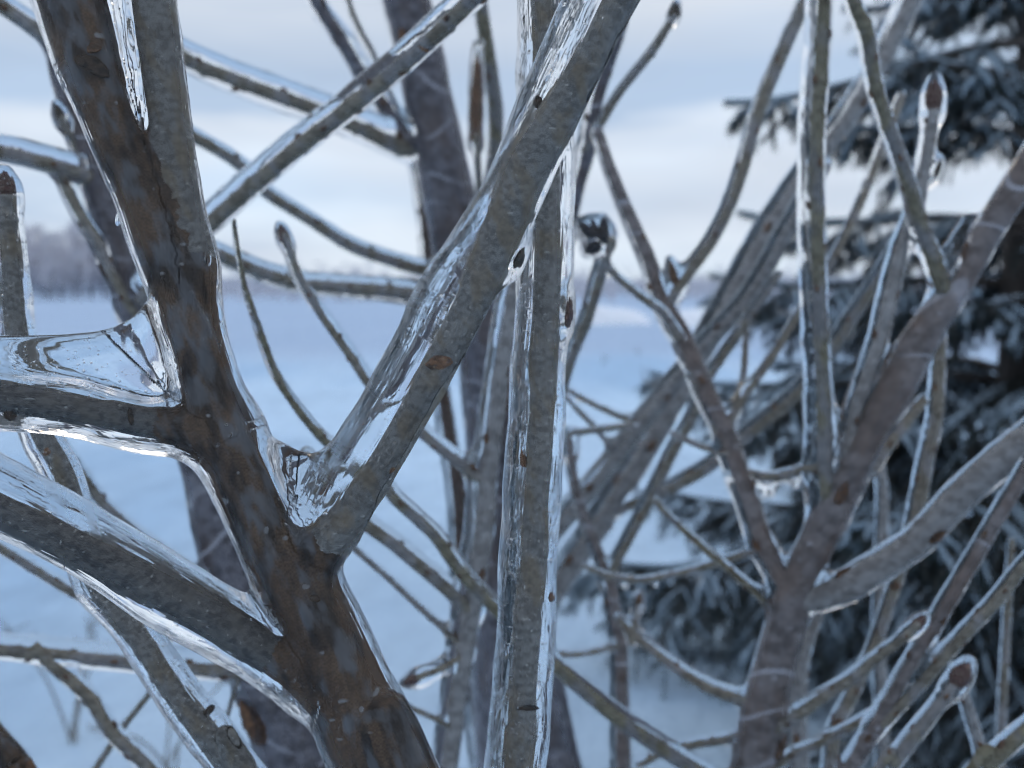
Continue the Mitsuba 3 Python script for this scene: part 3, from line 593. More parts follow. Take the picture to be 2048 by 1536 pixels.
            ([[57.47,347.12,1274.41,1.73],[44.16,363.89,1263.56,3.39],[25.52,387.37,1250.26,4.93],[4.22,414.2,1237.76,6.17],[-21.3,446.34,1224.52,6.68],[-44.22,471.41,1211.55,6.87],[-77.9,502.56,1193.92,7.36],[-123.5,538.58,1170.43,7.93],[-175.45,575.86,1138.12,8.53],[-206.22,596.54,1116.0,9.14],[-230.05,613.86,1092.24,10.55]],1.0,1.0),
            ([[-269.21,613.55,1201.4,4.04],[-271.55,614.15,1208.02,4.04],[-273.11,614.55,1212.43,2.83]],1.0,0.4),
         ], buds=[('e','bud',[-273.11,614.55,1212.43],[-269.21,613.55,1201.4],np.float64(1.88),'bud_dark')],
         scars=[('m','leaf_scar',[-39.49,465.91,1210.47],np.float64(2.72),np.float64(1.27),-40,'scar')],
         bubbles=[]),
    dict(key='shrub_stem', label='blurred brown stem just entering the bottom left corner', cat='stem', group='ice-coated stems of the shrubs', h=1.6, k=6.0,
         br=[
            ('stem',[[-344.43,493.51,1018.12,1.31],[-327.61,491.22,987.7,2.57],[-304.06,488.02,947.64,3.73],[-277.15,484.36,905.5,4.66],[-262.23,482.33,883.2,5.25],[-246.06,480.41,862.14,5.83],[-232.37,477.82,833.65,6.03],[-132.28,473.84,500.19,6.93],[-92.25,476.25,-30.0,8.13]],'bark_brown'),
         ], ice=[
            ([[-326.92,491.16,989.19,1.77],[-314.41,489.46,966.62,3.48],[-296.89,487.09,936.93,5.06],[-276.88,484.37,905.69,6.33],[-261.92,482.35,883.42,7.12],[-245.7,480.43,862.36,7.91],[-232.76,477.8,833.47,8.18]],1.0,1.0),
         ], buds=[],
         scars=[],
         bubbles=[]),
    dict(key='shrub_stem', label='tall blue grey forked trunk rising behind the in-focus branch at the centre', cat='stem', group='ice-coated stems of the shrubs', h=1.9, k=6.0,
         br=[
            ('main',[[-147.84,902.91,1668.42,4.26],[-135.1,897.13,1593.57,8.36],[-117.25,889.04,1494.24,12.16],[-96.85,879.79,1388.52,15.2],[-88.4,875.95,1346.4,15.53],[-73.59,870.2,1283.22,15.53],[-60.9,864.45,1220.04,16.52],[-48.22,859.46,1165.29,17.18],[-37.64,854.48,1110.53,17.18],[-27.91,850.64,1068.41,16.52],[-20.72,846.8,1026.29,16.19],[-16.49,841.44,967.32,16.19],[-10.15,833.76,883.08,18.5],[2.54,826.09,798.84,26.43],[15.23,817.04,699.44,33.87],[21.57,811.9,642.99,35.52],[39.64,812.27,385.8,40.85],[46.87,816.41,-30.0,47.95]],'bark_slate'),
            ('b',[[-250.9,678.66,1274.97,2.86],[-226.37,719.78,1262.47,3.22],[-194.03,761.17,1253.03,3.6],[-153.72,804.42,1243.33,3.81],[-123.73,833.55,1233.76,3.96],[-88.4,864.72,1222.99,5.47],[-62.37,865.11,1227.33,6.9]],'bark_twig'),
            ('c',[[-257.47,675.09,1235.73,2.15],[-244.79,693.66,1224.58,2.41],[-225.74,717.44,1210.66,2.71],[-199.5,745.88,1193.52,2.83],[-184.44,764.86,1174.82,2.91],[-157.14,790.03,1156.17,3.01],[-129.98,813.0,1137.95,3.34],[-100.58,834.28,1126.68,3.43],[-69.36,855.17,1118.11,4.34],[-40.16,855.66,1123.58,5.48]],'bark_twig'),
            ('d',[[-193.38,565.27,1132.47,1.76],[-182.77,612.92,1125.01,2.1],[-167.41,662.45,1114.68,2.28],[-148.49,707.33,1106.63,2.55],[-121.56,757.5,1103.74,2.85],[-89.64,807.63,1100.4,3.29],[-56.67,852.94,1093.68,4.61],[-35.09,853.47,1099.48,5.82]],'bark_twig'),
            ('e',[[-219.14,805.84,1479.05,1.13],[-208.54,811.48,1451.2,2.22],[-193.7,819.37,1414.42,3.22],[-176.74,828.4,1375.52,4.03],[-158.62,838.04,1335.74,4.09],[-140.85,845.22,1307.96,4.14],[-124.24,852.1,1279.41,4.19],[-104.34,859.33,1250.24,4.24],[-88.4,865.02,1226.36,5.79],[-63.11,865.45,1231.05,7.3]],'bark_slate'),
            ('f',[[-158.97,804.54,1469.4,0.36],[-154.45,810.5,1444.24,0.72],[-148.14,818.85,1410.91,1.04],[-140.92,828.4,1375.52,1.3],[-132.54,839.47,1336.14,1.45],[-124.47,845.77,1314.07,1.58],[-115.16,850.91,1297.3,1.6],[-104.06,858.74,1268.56,1.62],[-90.51,866.37,1241.1,1.88],[-66.1,866.8,1245.91,2.37]],'bark_twig'),
            ('g',[[-35.83,702.48,1435.52,0.82],[-33.68,713.25,1411.94,1.62],[-30.67,728.33,1380.83,2.36],[-27.23,745.56,1347.96,2.95],[-23.6,763.72,1314.83,3.26],[-17.87,783.4,1276.09,3.61],[-12.87,799.91,1240.99,3.7],[-14.41,817.01,1201.65,3.8],[-22.24,836.03,1155.36,4.17],[-33.41,854.28,1108.42,5.23],[-36.8,854.14,1106.87,6.59]],'bark_olive'),
            ('i',[[-26.51,753.58,1215.51,1.42],[-25.18,778.25,1193.07,1.48],[-24.7,809.62,1161.5,1.66],[-29.18,854.48,1110.53,2.32],[-37.22,854.31,1108.71,2.92]],'bark_twig'),
            ('j',[[2.99,825.77,795.33,11.29],[0.42,825.71,794.63,8.96],[35.98,821.63,852.12,6.54],[72.79,817.25,909.3,6.0],[112.6,812.08,976.9,5.69],[141.6,807.91,1031.7,5.63],[166.19,804.21,1078.12,5.35],[189.04,800.43,1125.6,5.08],[213.81,796.52,1169.03,4.81],[239.01,792.69,1206.26,4.65],[260.28,789.41,1236.12,4.62],[280.83,785.76,1272.9,4.58],[303.79,780.96,1323.34,4.73],[323.18,776.96,1362.01,4.69],[344.93,772.48,1407.34,3.75],[363.95,768.56,1450.19,2.58],[377.54,765.76,1482.63,1.31]],'bark_pale'),
            ('k',[[-2.3,829.02,830.94,8.03],[-8.04,828.97,830.43,6.37],[6.63,815.03,866.83,5.18],[34.64,795.41,908.66,4.79],[68.39,771.02,955.66,4.39],[108.72,736.41,1019.25,3.95],[137.14,709.83,1062.34,3.58],[161.69,685.28,1097.63,3.34],[182.59,650.96,1149.45,3.05],[193.12,629.7,1178.34,2.75]],'bark_pale'),
            ('l',[[81.63,816.13,924.3,4.63],[84.94,815.86,921.37,3.67],[115.39,802.1,935.9,3.25],[153.07,783.49,961.31,3.29],[176.67,769.72,985.66,3.22],[214.72,745.58,1026.49,3.11],[234.72,727.55,1062.48,2.91],[251.42,708.61,1100.0,2.72],[261.28,695.21,1125.64,2.45],[265.95,686.65,1142.12,2.22]],'bark_twig'),
            ('m',[[87.33,669.99,1426.18,0.9],[85.63,678.53,1401.5,1.77],[83.25,690.48,1368.83,2.58],[80.53,704.14,1334.19,3.22],[76.88,722.46,1289.66,3.33],[68.07,733.9,1261.49,3.39],[61.2,743.25,1237.04,3.45],[57.48,753.36,1208.24,3.51],[48.16,765.86,1171.94,3.36],[43.63,776.01,1140.02,3.42],[36.61,786.54,1105.82,3.71],[26.26,799.4,1062.36,4.03],[10.68,818.82,991.63,4.4],[-10.15,837.22,920.99,5.79],[-13.02,837.23,921.19,7.3]],'bark_slate'),
            ('n',[[100.57,638.09,1270.51,1.1],[96.71,652.69,1263.66,1.41],[90.02,672.25,1254.29,1.65],[74.33,706.94,1237.08,1.74],[64.83,730.01,1222.39,1.91],[53.92,754.82,1204.82,2.53],[56.45,754.77,1204.25,3.19]],'bark_twig'),
            ('o',[[58.52,605.38,1131.81,2.13],[58.07,612.75,1125.91,2.25],[55.02,631.81,1110.27,2.42],[50.43,659.52,1085.32,2.53],[41.56,689.29,1056.9,2.66],[34.44,717.2,1026.77,2.99],[25.05,755.21,980.92,3.39],[14.35,789.67,935.2,3.8],[-8.04,833.0,874.66,4.28]],'bark_twig'),
            ('p',[[37.69,746.64,1029.01,1.22],[43.68,746.67,1025.64,1.33],[69.58,746.9,1012.46,1.45],[95.94,747.27,1001.1,1.56]],'bark_twig'),
            ('q',[[37.69,746.33,1025.67,1.22],[51.16,750.98,1010.09,1.34],[62.85,754.74,998.2,1.35],[78.74,760.23,978.19,1.57],[81.72,760.08,976.53,1.98]],'bark_twig'),
            ('r',[[56.1,625.31,1115.74,1.87],[58.12,625.28,1115.39,1.48],[67.14,627.94,1107.74,1.48],[80.15,631.63,1097.82,1.68],[94.99,635.71,1087.11,1.88],[107.0,639.9,1069.87,1.9]],'bark_twig'),
         ], ice=[
            ([[-119.56,889.61,1507.44,5.78],[-114.15,887.15,1475.58,11.34],[-106.58,883.71,1433.31,16.5],[-97.92,879.77,1388.31,20.63],[-89.48,875.93,1346.17,21.08],[-74.68,870.18,1282.99,21.08],[-62.06,864.43,1219.8,22.42],[-49.42,859.44,1165.03,23.32],[-38.84,854.45,1110.28,23.32],[-29.07,850.62,1068.18,22.42],[-21.87,846.79,1026.16,21.97],[-17.65,841.43,967.24,21.97],[-11.46,833.75,882.93,25.11],[0.67,826.07,798.58,35.87],[12.82,817.02,699.14,45.96],[19.05,811.88,642.71,48.2]],1.0,1.0),
            ([[-250.17,678.78,1276.22,10.18],[-225.64,719.91,1263.93,11.46],[-193.36,761.32,1254.73,12.82],[-153.02,804.58,1245.13,13.58],[-122.97,833.71,1235.62,14.1],[-87.5,864.92,1225.23,16.96]],1.0,1.0),
            ([[-256.95,675.15,1236.42,4.36],[-244.23,693.73,1225.38,4.9],[-225.15,717.53,1211.58,5.5],[-198.8,745.96,1194.43,5.73],[-183.71,764.94,1175.74,5.89],[-156.49,790.13,1157.2,6.1],[-129.37,813.11,1139.16,6.78],[-100.15,834.4,1128.0,6.97],[-68.96,855.3,1119.58,7.66]],1.0,1.0),
            ([[-193.16,565.33,1133.05,5.96],[-182.5,612.99,1125.7,7.12],[-167.14,662.52,1115.44,7.71],[-148.32,707.41,1107.51,8.61],[-121.47,757.59,1104.73,9.63],[-89.49,807.74,1101.55,11.13],[-56.43,853.07,1095.07,13.57]],1.0,1.0),
            ([[-214.34,809.0,1463.96,2.26],[-205.24,813.84,1440.02,4.43],[-192.5,820.61,1408.39,6.44],[-177.94,828.35,1374.95,8.06],[-159.8,837.98,1335.1,8.19],[-139.69,845.29,1308.67,8.29],[-123.08,852.17,1280.15,8.38],[-103.19,859.4,1251.01,8.48],[-87.02,865.11,1227.27,10.07]],1.0,1.0),
            ([[-159.36,804.55,1469.3,0.76],[-154.88,810.51,1444.14,1.48],[-148.6,818.85,1410.8,2.16],[-141.43,828.39,1375.39,2.7],[-133.11,839.45,1335.98,3.0],[-125.06,845.75,1313.81,3.28],[-115.75,850.88,1297.03,3.31],[-104.66,858.72,1268.3,3.35],[-91.1,866.34,1240.81,3.39]],1.0,1.0),
            ([[-35.83,702.48,1435.52,1.41],[-33.68,713.25,1411.94,2.76],[-30.67,728.33,1380.83,4.02],[-27.23,745.56,1347.96,5.02],[-23.6,763.72,1314.83,5.57],[-17.87,783.4,1276.09,6.15],[-12.87,799.91,1240.99,6.31],[-14.41,817.01,1201.65,6.48],[-22.24,836.03,1155.36,7.11],[-33.41,854.28,1108.42,7.76]],1.0,1.0),
            ([[-27.09,753.58,1215.46,2.98],[-25.77,778.24,1193.03,3.09],[-25.38,809.62,1161.51,3.48],[-30.0,854.48,1110.57,4.22]],1.0,1.0),
            ([[-3.05,825.92,796.89,16.1],[33.08,821.8,854.05,13.51],[70.11,817.4,911.04,12.4],[109.99,812.22,978.45,11.76],[138.99,808.04,1033.17,11.63],[163.68,804.33,1079.47,11.06],[186.68,800.55,1126.92,10.49],[211.66,796.65,1170.43,9.93],[237.01,792.82,1207.72,9.62],[258.23,789.53,1237.48,9.55],[278.69,785.86,1274.06,9.46],[301.55,781.06,1324.5,9.78],[320.99,777.07,1363.2,9.68],[337.07,773.76,1396.68,7.75],[351.15,770.87,1428.34,5.33],[361.2,768.81,1452.3,2.71]],1.0,1.0),
            ([[-10.86,829.09,831.74,11.6],[4.18,815.18,868.4,10.84],[32.57,795.56,910.38,10.04],[66.47,771.16,957.21,9.2],[106.99,736.53,1020.63,8.27],[135.6,709.95,1063.63,7.49],[160.15,685.37,1098.7,6.98],[181.1,651.03,1150.3,6.39],[191.77,629.77,1179.1,5.77]],1.0,1.0),
            ([[84.21,816.05,923.43,6.83],[114.47,802.29,937.93,6.96],[151.85,783.66,963.21,7.04],[175.26,769.87,987.36,6.9],[213.2,745.72,1027.99,6.65],[233.08,727.66,1063.63,6.23],[249.84,708.7,1100.99,5.82],[259.81,695.28,1126.46,5.25],[264.59,686.71,1142.8,4.74]],1.0,1.0),
            ([[85.24,669.88,1426.38,1.91],[83.51,678.45,1401.71,3.75],[81.09,690.45,1369.06,5.46],[78.33,704.16,1334.45,6.82],[74.63,722.5,1290.1,7.05],[65.84,733.96,1262.17,7.19],[58.88,743.29,1237.54,7.3],[55.12,753.4,1208.75,7.43],[45.91,765.91,1172.44,7.11],[41.32,776.05,1140.46,7.23],[34.13,786.6,1106.41,7.85],[23.57,799.46,1063.01,8.52],[7.76,818.89,992.42,9.31],[-13.45,837.31,922.02,10.66]],1.0,1.0),
            ([[100.18,638.11,1270.73,2.26],[96.22,652.71,1263.97,2.89],[89.48,672.28,1254.69,3.38],[73.76,706.97,1237.5,3.56],[64.17,730.04,1222.79,3.91],[53.15,754.86,1205.28,4.5]],1.0,1.0),
            ([[57.17,605.4,1132.07,4.46],[56.68,612.78,1126.28,4.71],[53.53,631.85,1110.7,5.06],[48.9,659.57,1085.85,5.31],[39.96,689.34,1057.47,5.57],[32.6,717.25,1027.3,6.26],[22.97,755.26,981.51,7.1],[12.09,789.75,936.08,7.95],[-10.53,833.1,875.79,8.96]],1.0,1.0),
            ([[37.94,746.68,1029.45,2.53],[43.93,746.71,1026.12,2.76],[69.82,746.95,1012.99,3.0],[96.19,747.32,1001.68,3.23]],1.0,1.0),
            ([[38.07,746.36,1026.0,2.53],[51.56,751.02,1010.46,2.78],[63.26,754.78,998.56,2.8],[79.17,760.26,978.54,2.83]],1.0,1.0),
            ([[58.47,625.31,1115.78,2.65],[67.52,627.98,1108.2,3.04],[80.57,631.68,1098.35,3.45],[95.56,635.75,1087.63,3.86],[107.65,639.94,1070.29,3.9]],1.0,1.0),
            ([[44.78,605.87,1137.16,6.87],[54.34,605.76,1135.98,7.76],[48.37,605.05,1128.25,7.17]],1.0,0.25),
            ([[-27.15,760.49,1209.26,6.32],[-26.26,764.53,1253.71,6.32],[-25.66,767.23,1283.34,4.43]],1.0,0.4),
            ([[99.98,641.91,1268.52,4.35],[101.47,642.48,1274.82,4.35],[102.46,642.87,1279.03,3.04]],1.0,0.4),
            ([[50.26,606.7,1132.48,5.39],[44.52,607.15,1137.48,5.39],[40.69,607.46,1140.82,3.77]],1.0,0.4),
            ([[54.68,608.95,1129.62,5.71],[54.32,609.74,1138.24,5.71],[54.08,610.26,1143.98,4.0]],1.0,0.4),
            ([[52.87,609.01,1130.22,5.41],[47.83,608.71,1126.99,5.41],[44.46,608.52,1124.83,3.79]],1.0,0.4),
            ([[52.71,607.22,1131.32,4.49],[49.12,607.87,1138.47,4.49],[46.72,608.31,1143.25,3.14]],1.0,0.4),
         ], buds=[('i','bud',[-25.66,767.23,1283.34],[-27.15,760.49,1209.26],np.float64(3.3),'bud'),('n','bud',[102.46,642.87,1279.03],[99.98,641.91,1268.52],np.float64(2.07),'bud_dark'),('o','seed_cluster',[40.69,607.46,1140.82],[50.26,606.7,1132.48],np.float64(2.88),'bud_black'),('o','seed_cluster',[54.08,610.26,1143.98],[54.68,608.95,1129.62],np.float64(3.11),'bud_black'),('o','seed_cluster',[44.46,608.52,1124.83],[52.87,609.01,1130.22],np.float64(2.89),'bud_black'),('o','seed_cluster',[46.72,608.31,1143.25],[52.71,607.22,1131.32],np.float64(2.22),'bud_black')],
         scars=[],
         bubbles=[]),
    dict(key='dark_shoot', label='thin dark brown shoot running down beside the blue grey trunk', cat='shoot', group='ice-coated stems of the shrubs', h=1.9, k=6.0,
         br=[
            ('stem',[[-97.05,936.26,1236.77,2.72],[-86.64,935.27,1211.85,3.55],[-79.93,933.51,1170.91,3.83],[-76.42,931.71,1129.8,3.97],[-72.02,929.29,1074.71,4.26],[-66.65,927.05,1023.95,4.55],[-57.56,924.39,963.62,4.84],[-49.34,921.9,907.61,5.13],[-46.24,918.72,837.17,5.28],[-41.72,915.5,766.25,5.58],[-30.1,912.27,694.83,6.3],[-23.1,909.86,642.16,7.02],[-18.44,907.42,589.23,7.03],[-5.44,915.63,353.54,8.09],[-0.24,922.91,-30.0,9.5]],'bark_dark'),
         ], ice=[
            ([[-97.87,936.23,1236.42,5.45],[-87.77,935.25,1211.55,7.09],[-81.18,933.5,1170.75,7.66],[-77.72,931.7,1129.69,7.95],[-73.41,929.28,1074.58,8.52],[-68.12,927.03,1023.75,9.09],[-59.13,924.37,963.38,9.67],[-51.02,921.89,907.45,10.25],[-47.97,918.71,837.07,10.57],[-43.53,915.48,766.04,11.16],[-32.14,912.24,694.52,12.6],[-25.39,909.84,641.9,14.03],[-20.73,907.4,589.02,14.07]],1.0,1.0),
         ], buds=[],
         scars=[],
         bubbles=[]),
    dict(key='shrub_stem', label='pale iced stem in the lower centre with twigs joining it from the left', cat='stem', group='ice-coated stems of the shrubs', h=1.5, k=6.0,
         br=[
            ('main',[[12.59,556.87,1150.42,2.77],[5.77,556.79,1120.54,3.11],[-0.55,556.68,1090.37,3.45],[-5.27,556.53,1062.7,3.47],[-9.48,556.32,1029.18,3.65],[-14.29,556.08,995.33,4.0],[-15.18,555.89,974.0,4.18],[-21.21,555.56,934.13,4.38],[-29.34,555.08,883.28,4.07],[-36.15,554.52,831.72,3.93],[-41.56,554.0,788.16,3.95],[-66.03,566.66,472.9,4.54],[-75.82,575.72,-30.0,5.33]],'bark_pale'),
            ('b',[[-113.45,504.71,1128.99,1.11],[-111.22,507.43,1121.2,1.27],[-107.44,512.07,1107.57,1.51],[-96.61,520.0,1085.85,1.69],[-85.08,526.96,1067.31,1.8],[-75.6,532.72,1050.96,1.9],[-63.11,538.54,1036.88,2.01],[-49.18,544.45,1023.53,2.2],[-34.33,550.49,1009.84,2.31],[-19.33,556.14,998.16,3.07],[-13.96,556.09,997.65,3.87]],'bark_twig'),
            ('c',[[-103.0,494.74,1019.48,1.93],[-86.11,510.58,993.45,2.15],[-76.66,518.82,979.21,2.27],[-60.24,530.16,962.62,2.4],[-33.77,547.95,932.97,2.57],[-22.39,555.38,919.4,2.87]],'bark_twig'),
            ('d',[[-105.49,492.93,999.65,0.89],[-84.99,512.69,970.06,1.01],[-65.61,528.59,946.03,1.04],[-48.13,542.19,923.69,1.15],[-29.55,555.31,901.94,1.56],[-26.44,555.26,901.41,1.96]],'bark_twig'),
            ('e',[[-26.73,555.22,895.25,1.17],[-40.11,543.17,891.38,1.23],[-51.72,533.14,889.87,1.21]],'bark_twig'),
            ('f',[[-83.1,484.92,911.7,0.81],[-67.3,509.54,892.15,0.86],[-55.37,527.32,875.64,0.89],[-41.82,544.65,861.01,0.92],[-33.18,554.78,853.01,1.02]],'bark_twig'),
         ], ice=[
            ([[10.86,556.9,1150.81,5.8],[3.83,556.83,1120.96,6.51],[-2.73,556.71,1090.78,7.23],[-7.47,556.56,1063.02,7.26],[-11.8,556.35,1029.49,7.65],[-16.85,556.1,995.59,8.38],[-17.85,555.92,974.3,8.76],[-23.98,555.6,934.56,9.16],[-31.92,555.11,883.65,8.52],[-38.64,554.55,832.04,8.22],[-44.07,554.03,788.47,8.27]],1.0,1.0),
            ([[-114.12,504.69,1128.74,2.31],[-111.98,507.41,1120.93,2.64],[-108.31,512.03,1107.14,3.14],[-95.7,520.06,1086.44,3.53],[-84.14,527.02,1067.96,3.75],[-74.66,532.79,1051.73,3.96],[-62.24,538.62,1037.82,4.18],[-48.28,544.55,1024.61,4.58],[-33.44,550.59,1011.02,4.81],[-18.36,556.27,999.56,5.56]],1.0,1.0),
            ([[-102.3,494.79,1020.09,4.1],[-85.33,510.64,994.14,4.58],[-75.93,518.89,980.02,4.83],[-59.5,530.24,963.52,5.12],[-32.95,548.04,933.91,5.49],[-21.44,555.48,920.41,6.11]],1.0,1.0),
            ([[-105.28,492.95,999.86,1.86],[-84.77,512.71,970.3,2.11],[-65.38,528.62,946.28,2.18],[-47.88,542.22,923.97,2.41],[-29.26,555.34,902.28,2.83]],1.0,1.0),
            ([[-26.9,555.25,895.54,5.16],[-40.28,543.2,891.7,5.44],[-51.86,533.17,890.2,5.34]],1.0,1.0),
            ([[-82.98,484.94,911.94,1.71],[-67.17,509.56,892.4,1.79],[-55.23,527.35,875.9,1.86],[-41.7,544.68,861.29,1.92],[-33.07,554.8,853.33,2.14]],1.0,1.0),
            ([[-112.45,506.44,1123.64,3.75],[-114.55,506.99,1129.61,3.75],[-115.95,507.35,1133.6,2.62]],1.0,0.4),
            ([[-49.94,534.6,889.86,3.84],[-55.87,534.42,887.89,3.84],[-59.82,534.3,886.58,2.69]],1.0,0.4),
         ], buds=[('b','bud',[-115.95,507.35,1133.6],[-112.45,506.44,1123.64],np.float64(1.85),'bud_red'),('e','bud',[-59.82,534.3,886.58],[-49.94,534.6,889.86],np.float64(1.83),'bud_red')],
         scars=[],
         bubbles=[]),
    dict(key='shrub_stem', label='tall grey stem with ring scars and many iced side branches on the right', cat='stem', group='ice-coated stems of the shrubs', h=1.5, k=8.0,
         br=[
            ('main',[[385.09,568.93,1358.39,1.77],[365.16,569.52,1315.34,3.47],[337.27,570.35,1258.52,5.05],[305.4,571.29,1198.51,6.31],[287.13,571.83,1165.62,6.57],[269.61,572.31,1135.11,6.17],[255.38,572.64,1107.06,5.76],[243.43,572.99,1090.09,6.89],[230.73,573.27,1067.3,8.03],[219.53,573.49,1046.63,9.18],[204.77,573.75,1018.26,8.32],[191.33,573.89,987.58,8.37],[177.78,573.99,955.12,7.96],[165.43,574.07,926.81,8.45],[158.82,573.94,896.81,8.94],[150.22,573.76,860.46,9.68],[143.7,573.46,817.62,10.21],[139.12,573.11,777.41,10.5],[116.99,586.43,466.44,12.07],[108.14,595.76,-30.0,14.17]],'bark_trunk'),
            ('b',[[153.49,526.04,1376.93,0.69],[155.29,529.14,1350.78,1.35],[157.81,533.49,1316.07,1.96],[160.68,538.46,1279.09,2.45],[162.83,542.17,1252.51,2.48],[163.3,546.16,1222.76,2.6],[163.37,550.41,1189.64,2.63],[165.01,554.56,1155.59,2.67],[169.53,560.38,1104.97,2.72],[173.87,565.14,1060.99,2.85],[177.45,568.86,1024.71,3.07],[180.62,572.25,990.24,3.47],[186.81,573.93,974.34,4.04]],'bark_olive'),
            ('c',[[162.69,574.05,919.33,5.44],[173.74,570.17,922.63,5.84],[191.19,563.93,931.04,6.19],[201.32,560.01,939.21,6.14],[217.88,553.3,953.76,6.06],[227.18,549.33,962.76,5.8],[242.24,541.34,985.64,5.9],[256.94,533.73,1004.98,6.0],[270.86,526.6,1020.97,6.1],[288.76,516.87,1042.02,5.58],[324.22,497.58,1086.07,4.47],[355.26,480.7,1128.42,3.07],[377.43,468.65,1160.85,1.56]],'bark_pale'),
            ('d',[[129.02,489.56,1359.53,0.58],[137.57,496.61,1336.01,1.14],[149.53,506.47,1304.97,1.66],[163.21,517.75,1272.2,2.07],[174.71,527.23,1245.84,2.27],[182.95,532.07,1232.67,2.53],[190.94,539.88,1208.29,2.34],[201.51,546.58,1187.45,2.38],[210.35,551.98,1170.01,2.49],[220.41,557.83,1150.51,2.69],[225.7,561.56,1137.19,2.8],[233.38,565.5,1123.63,2.99],[239.78,568.96,1111.21,3.18],[246.87,572.95,1096.32,3.55]],'bark_olive'),
            ('e',[[59.56,713.22,1213.43,2.18],[62.7,708.38,1201.78,2.37],[72.65,694.67,1169.64,2.74],[89.94,674.45,1124.55,3.17],[100.43,659.41,1091.53,3.7],[111.34,648.51,1069.47,3.84],[124.69,631.0,1033.67,3.76],[132.83,621.5,1015.23,3.9],[139.96,607.85,988.06,4.01],[145.56,597.42,967.97,3.95],[150.35,588.47,951.16,4.08],[162.53,574.13,926.79,5.0],[165.27,574.06,926.09,6.31]],'bark_trunk'),
            ('f',[[88.23,610.96,972.5,1.19],[94.84,607.04,964.6,1.28],[113.9,597.45,947.65,1.44],[133.31,587.87,931.82,1.51],[152.18,578.51,917.02,1.67],[162.3,574.02,911.23,1.92]],'bark_olive'),
            ('g',[[235.18,572.17,1208.22,1.58],[234.48,572.32,1191.57,2.25],[231.26,572.55,1167.92,2.42],[227.15,572.77,1144.35,2.6],[220.36,573.04,1123.95,2.86],[215.55,573.23,1101.41,3.04],[210.51,573.43,1075.85,3.06],[203.66,573.64,1051.5,3.15],[198.24,573.8,1034.19,3.16],[194.83,573.89,1015.33,3.26],[190.99,573.99,990.49,3.62]],'bark_pale'),
            ('h',[[178.97,570.94,1084.47,0.93],[181.68,572.32,1044.44,1.02],[184.39,572.92,1026.49,1.11],[189.05,573.47,1011.03,1.2],[191.43,573.99,994.89,1.58],[193.96,573.87,993.59,2.0]],'bark_twig'),
            ('i',[[220.78,635.22,1407.9,0.69],[213.86,636.92,1382.62,1.36],[204.18,639.29,1349.12,1.98],[193.12,642.01,1313.53,2.48],[182.69,644.57,1281.32,2.5],[168.45,647.45,1245.53,2.53],[156.83,649.8,1214.54,2.55],[144.51,652.89,1168.61,2.57],[130.53,655.26,1135.72,2.5],[113.22,657.5,1110.69,2.52],[101.69,659.05,1091.21,2.53]],'bark_twig'),
            ('j',[[254.21,616.55,1033.95,1.84],[234.52,602.29,1016.63,2.07],[224.57,595.09,1008.28,2.22],[210.51,583.71,994.59,2.27],[195.68,573.66,984.69,2.77],[191.19,573.89,987.25,3.5]],'bark_twig'),
            ('k',[[71.73,662.78,879.96,1.81],[80.59,651.45,873.82,2.08],[98.65,629.1,864.02,2.21],[115.11,609.22,857.95,2.33],[127.27,595.18,855.95,2.46],[146.45,573.75,857.42,3.03],[149.75,573.74,857.35,3.82]],'bark_twig'),
            ('l',[[85.6,663.79,891.08,0.91],[82.89,657.27,881.1,1.1],[79.01,648.88,868.57,1.36],[82.41,649.27,872.81,1.72]],'bark_twig'),
            ('m',[[210.1,506.6,929.16,1.31],[203.54,516.0,915.96,1.65],[195.95,525.28,903.52,1.84],[186.25,536.65,887.35,2.05],[175.39,547.46,873.19,2.26],[163.03,559.15,857.04,2.49],[152.65,568.06,845.28,2.7],[146.89,573.61,836.03,3.0]],'bark_twig'),
            ('n',[[212.05,541.6,872.45,1.49],[192.43,552.0,853.36,1.61],[175.4,560.35,839.13,1.72],[162.78,566.22,829.72,1.83],[147.29,573.41,816.1,2.44],[143.58,573.45,816.5,3.08]],'bark_twig'),
            ('o',[[81.52,615.36,800.3,1.42],[96.75,605.84,814.05,1.58],[115.44,594.44,823.9,1.74],[134.11,582.53,833.18,1.79],[147.36,573.61,841.56,1.94]],'bark_twig'),
            ('p',[[131.9,622.59,1017.32,1.89],[133.64,622.67,1018.22,1.5],[144.9,638.15,1034.84,1.23],[151.83,653.24,1052.95,1.16],[156.56,673.14,1078.34,1.0],[157.67,681.89,1089.89,0.81]],'bark_twig'),
            ('q',[[132.19,622.24,1016.66,2.42],[133.89,622.33,1017.63,1.92],[151.1,635.07,1039.3,1.61],[167.84,646.29,1058.29,1.53],[185.37,659.3,1082.06,1.46],[205.16,672.71,1106.63,1.39],[218.35,682.28,1125.17,1.6],[239.27,699.2,1159.91,1.74],[253.18,711.66,1186.82,1.87],[265.11,722.47,1210.74,1.89],[279.8,735.81,1240.93,1.71]],'bark_twig'),
            ('r',[[142.95,622.09,984.49,1.77],[157.13,604.27,987.49,1.81],[168.04,589.43,993.26,1.86],[179.91,571.12,1002.69,1.97]],'bark_twig'),
            ('s',[[105.42,654.3,1007.44,1.08],[119.73,633.7,1002.33,1.14],[133.19,614.55,1000.6,1.48],[136.46,614.63,1001.44,1.87]],'bark_twig'),
            ('t',[[49.11,685.62,910.26,1.14],[67.4,669.39,907.45,1.32],[85.19,654.15,909.12,1.39],[100.66,640.64,916.06,1.45],[119.12,623.48,925.84,1.41],[144.31,597.48,942.7,1.53],[153.59,586.98,949.71,1.83],[151.75,586.85,948.37,2.31]],'bark_twig'),
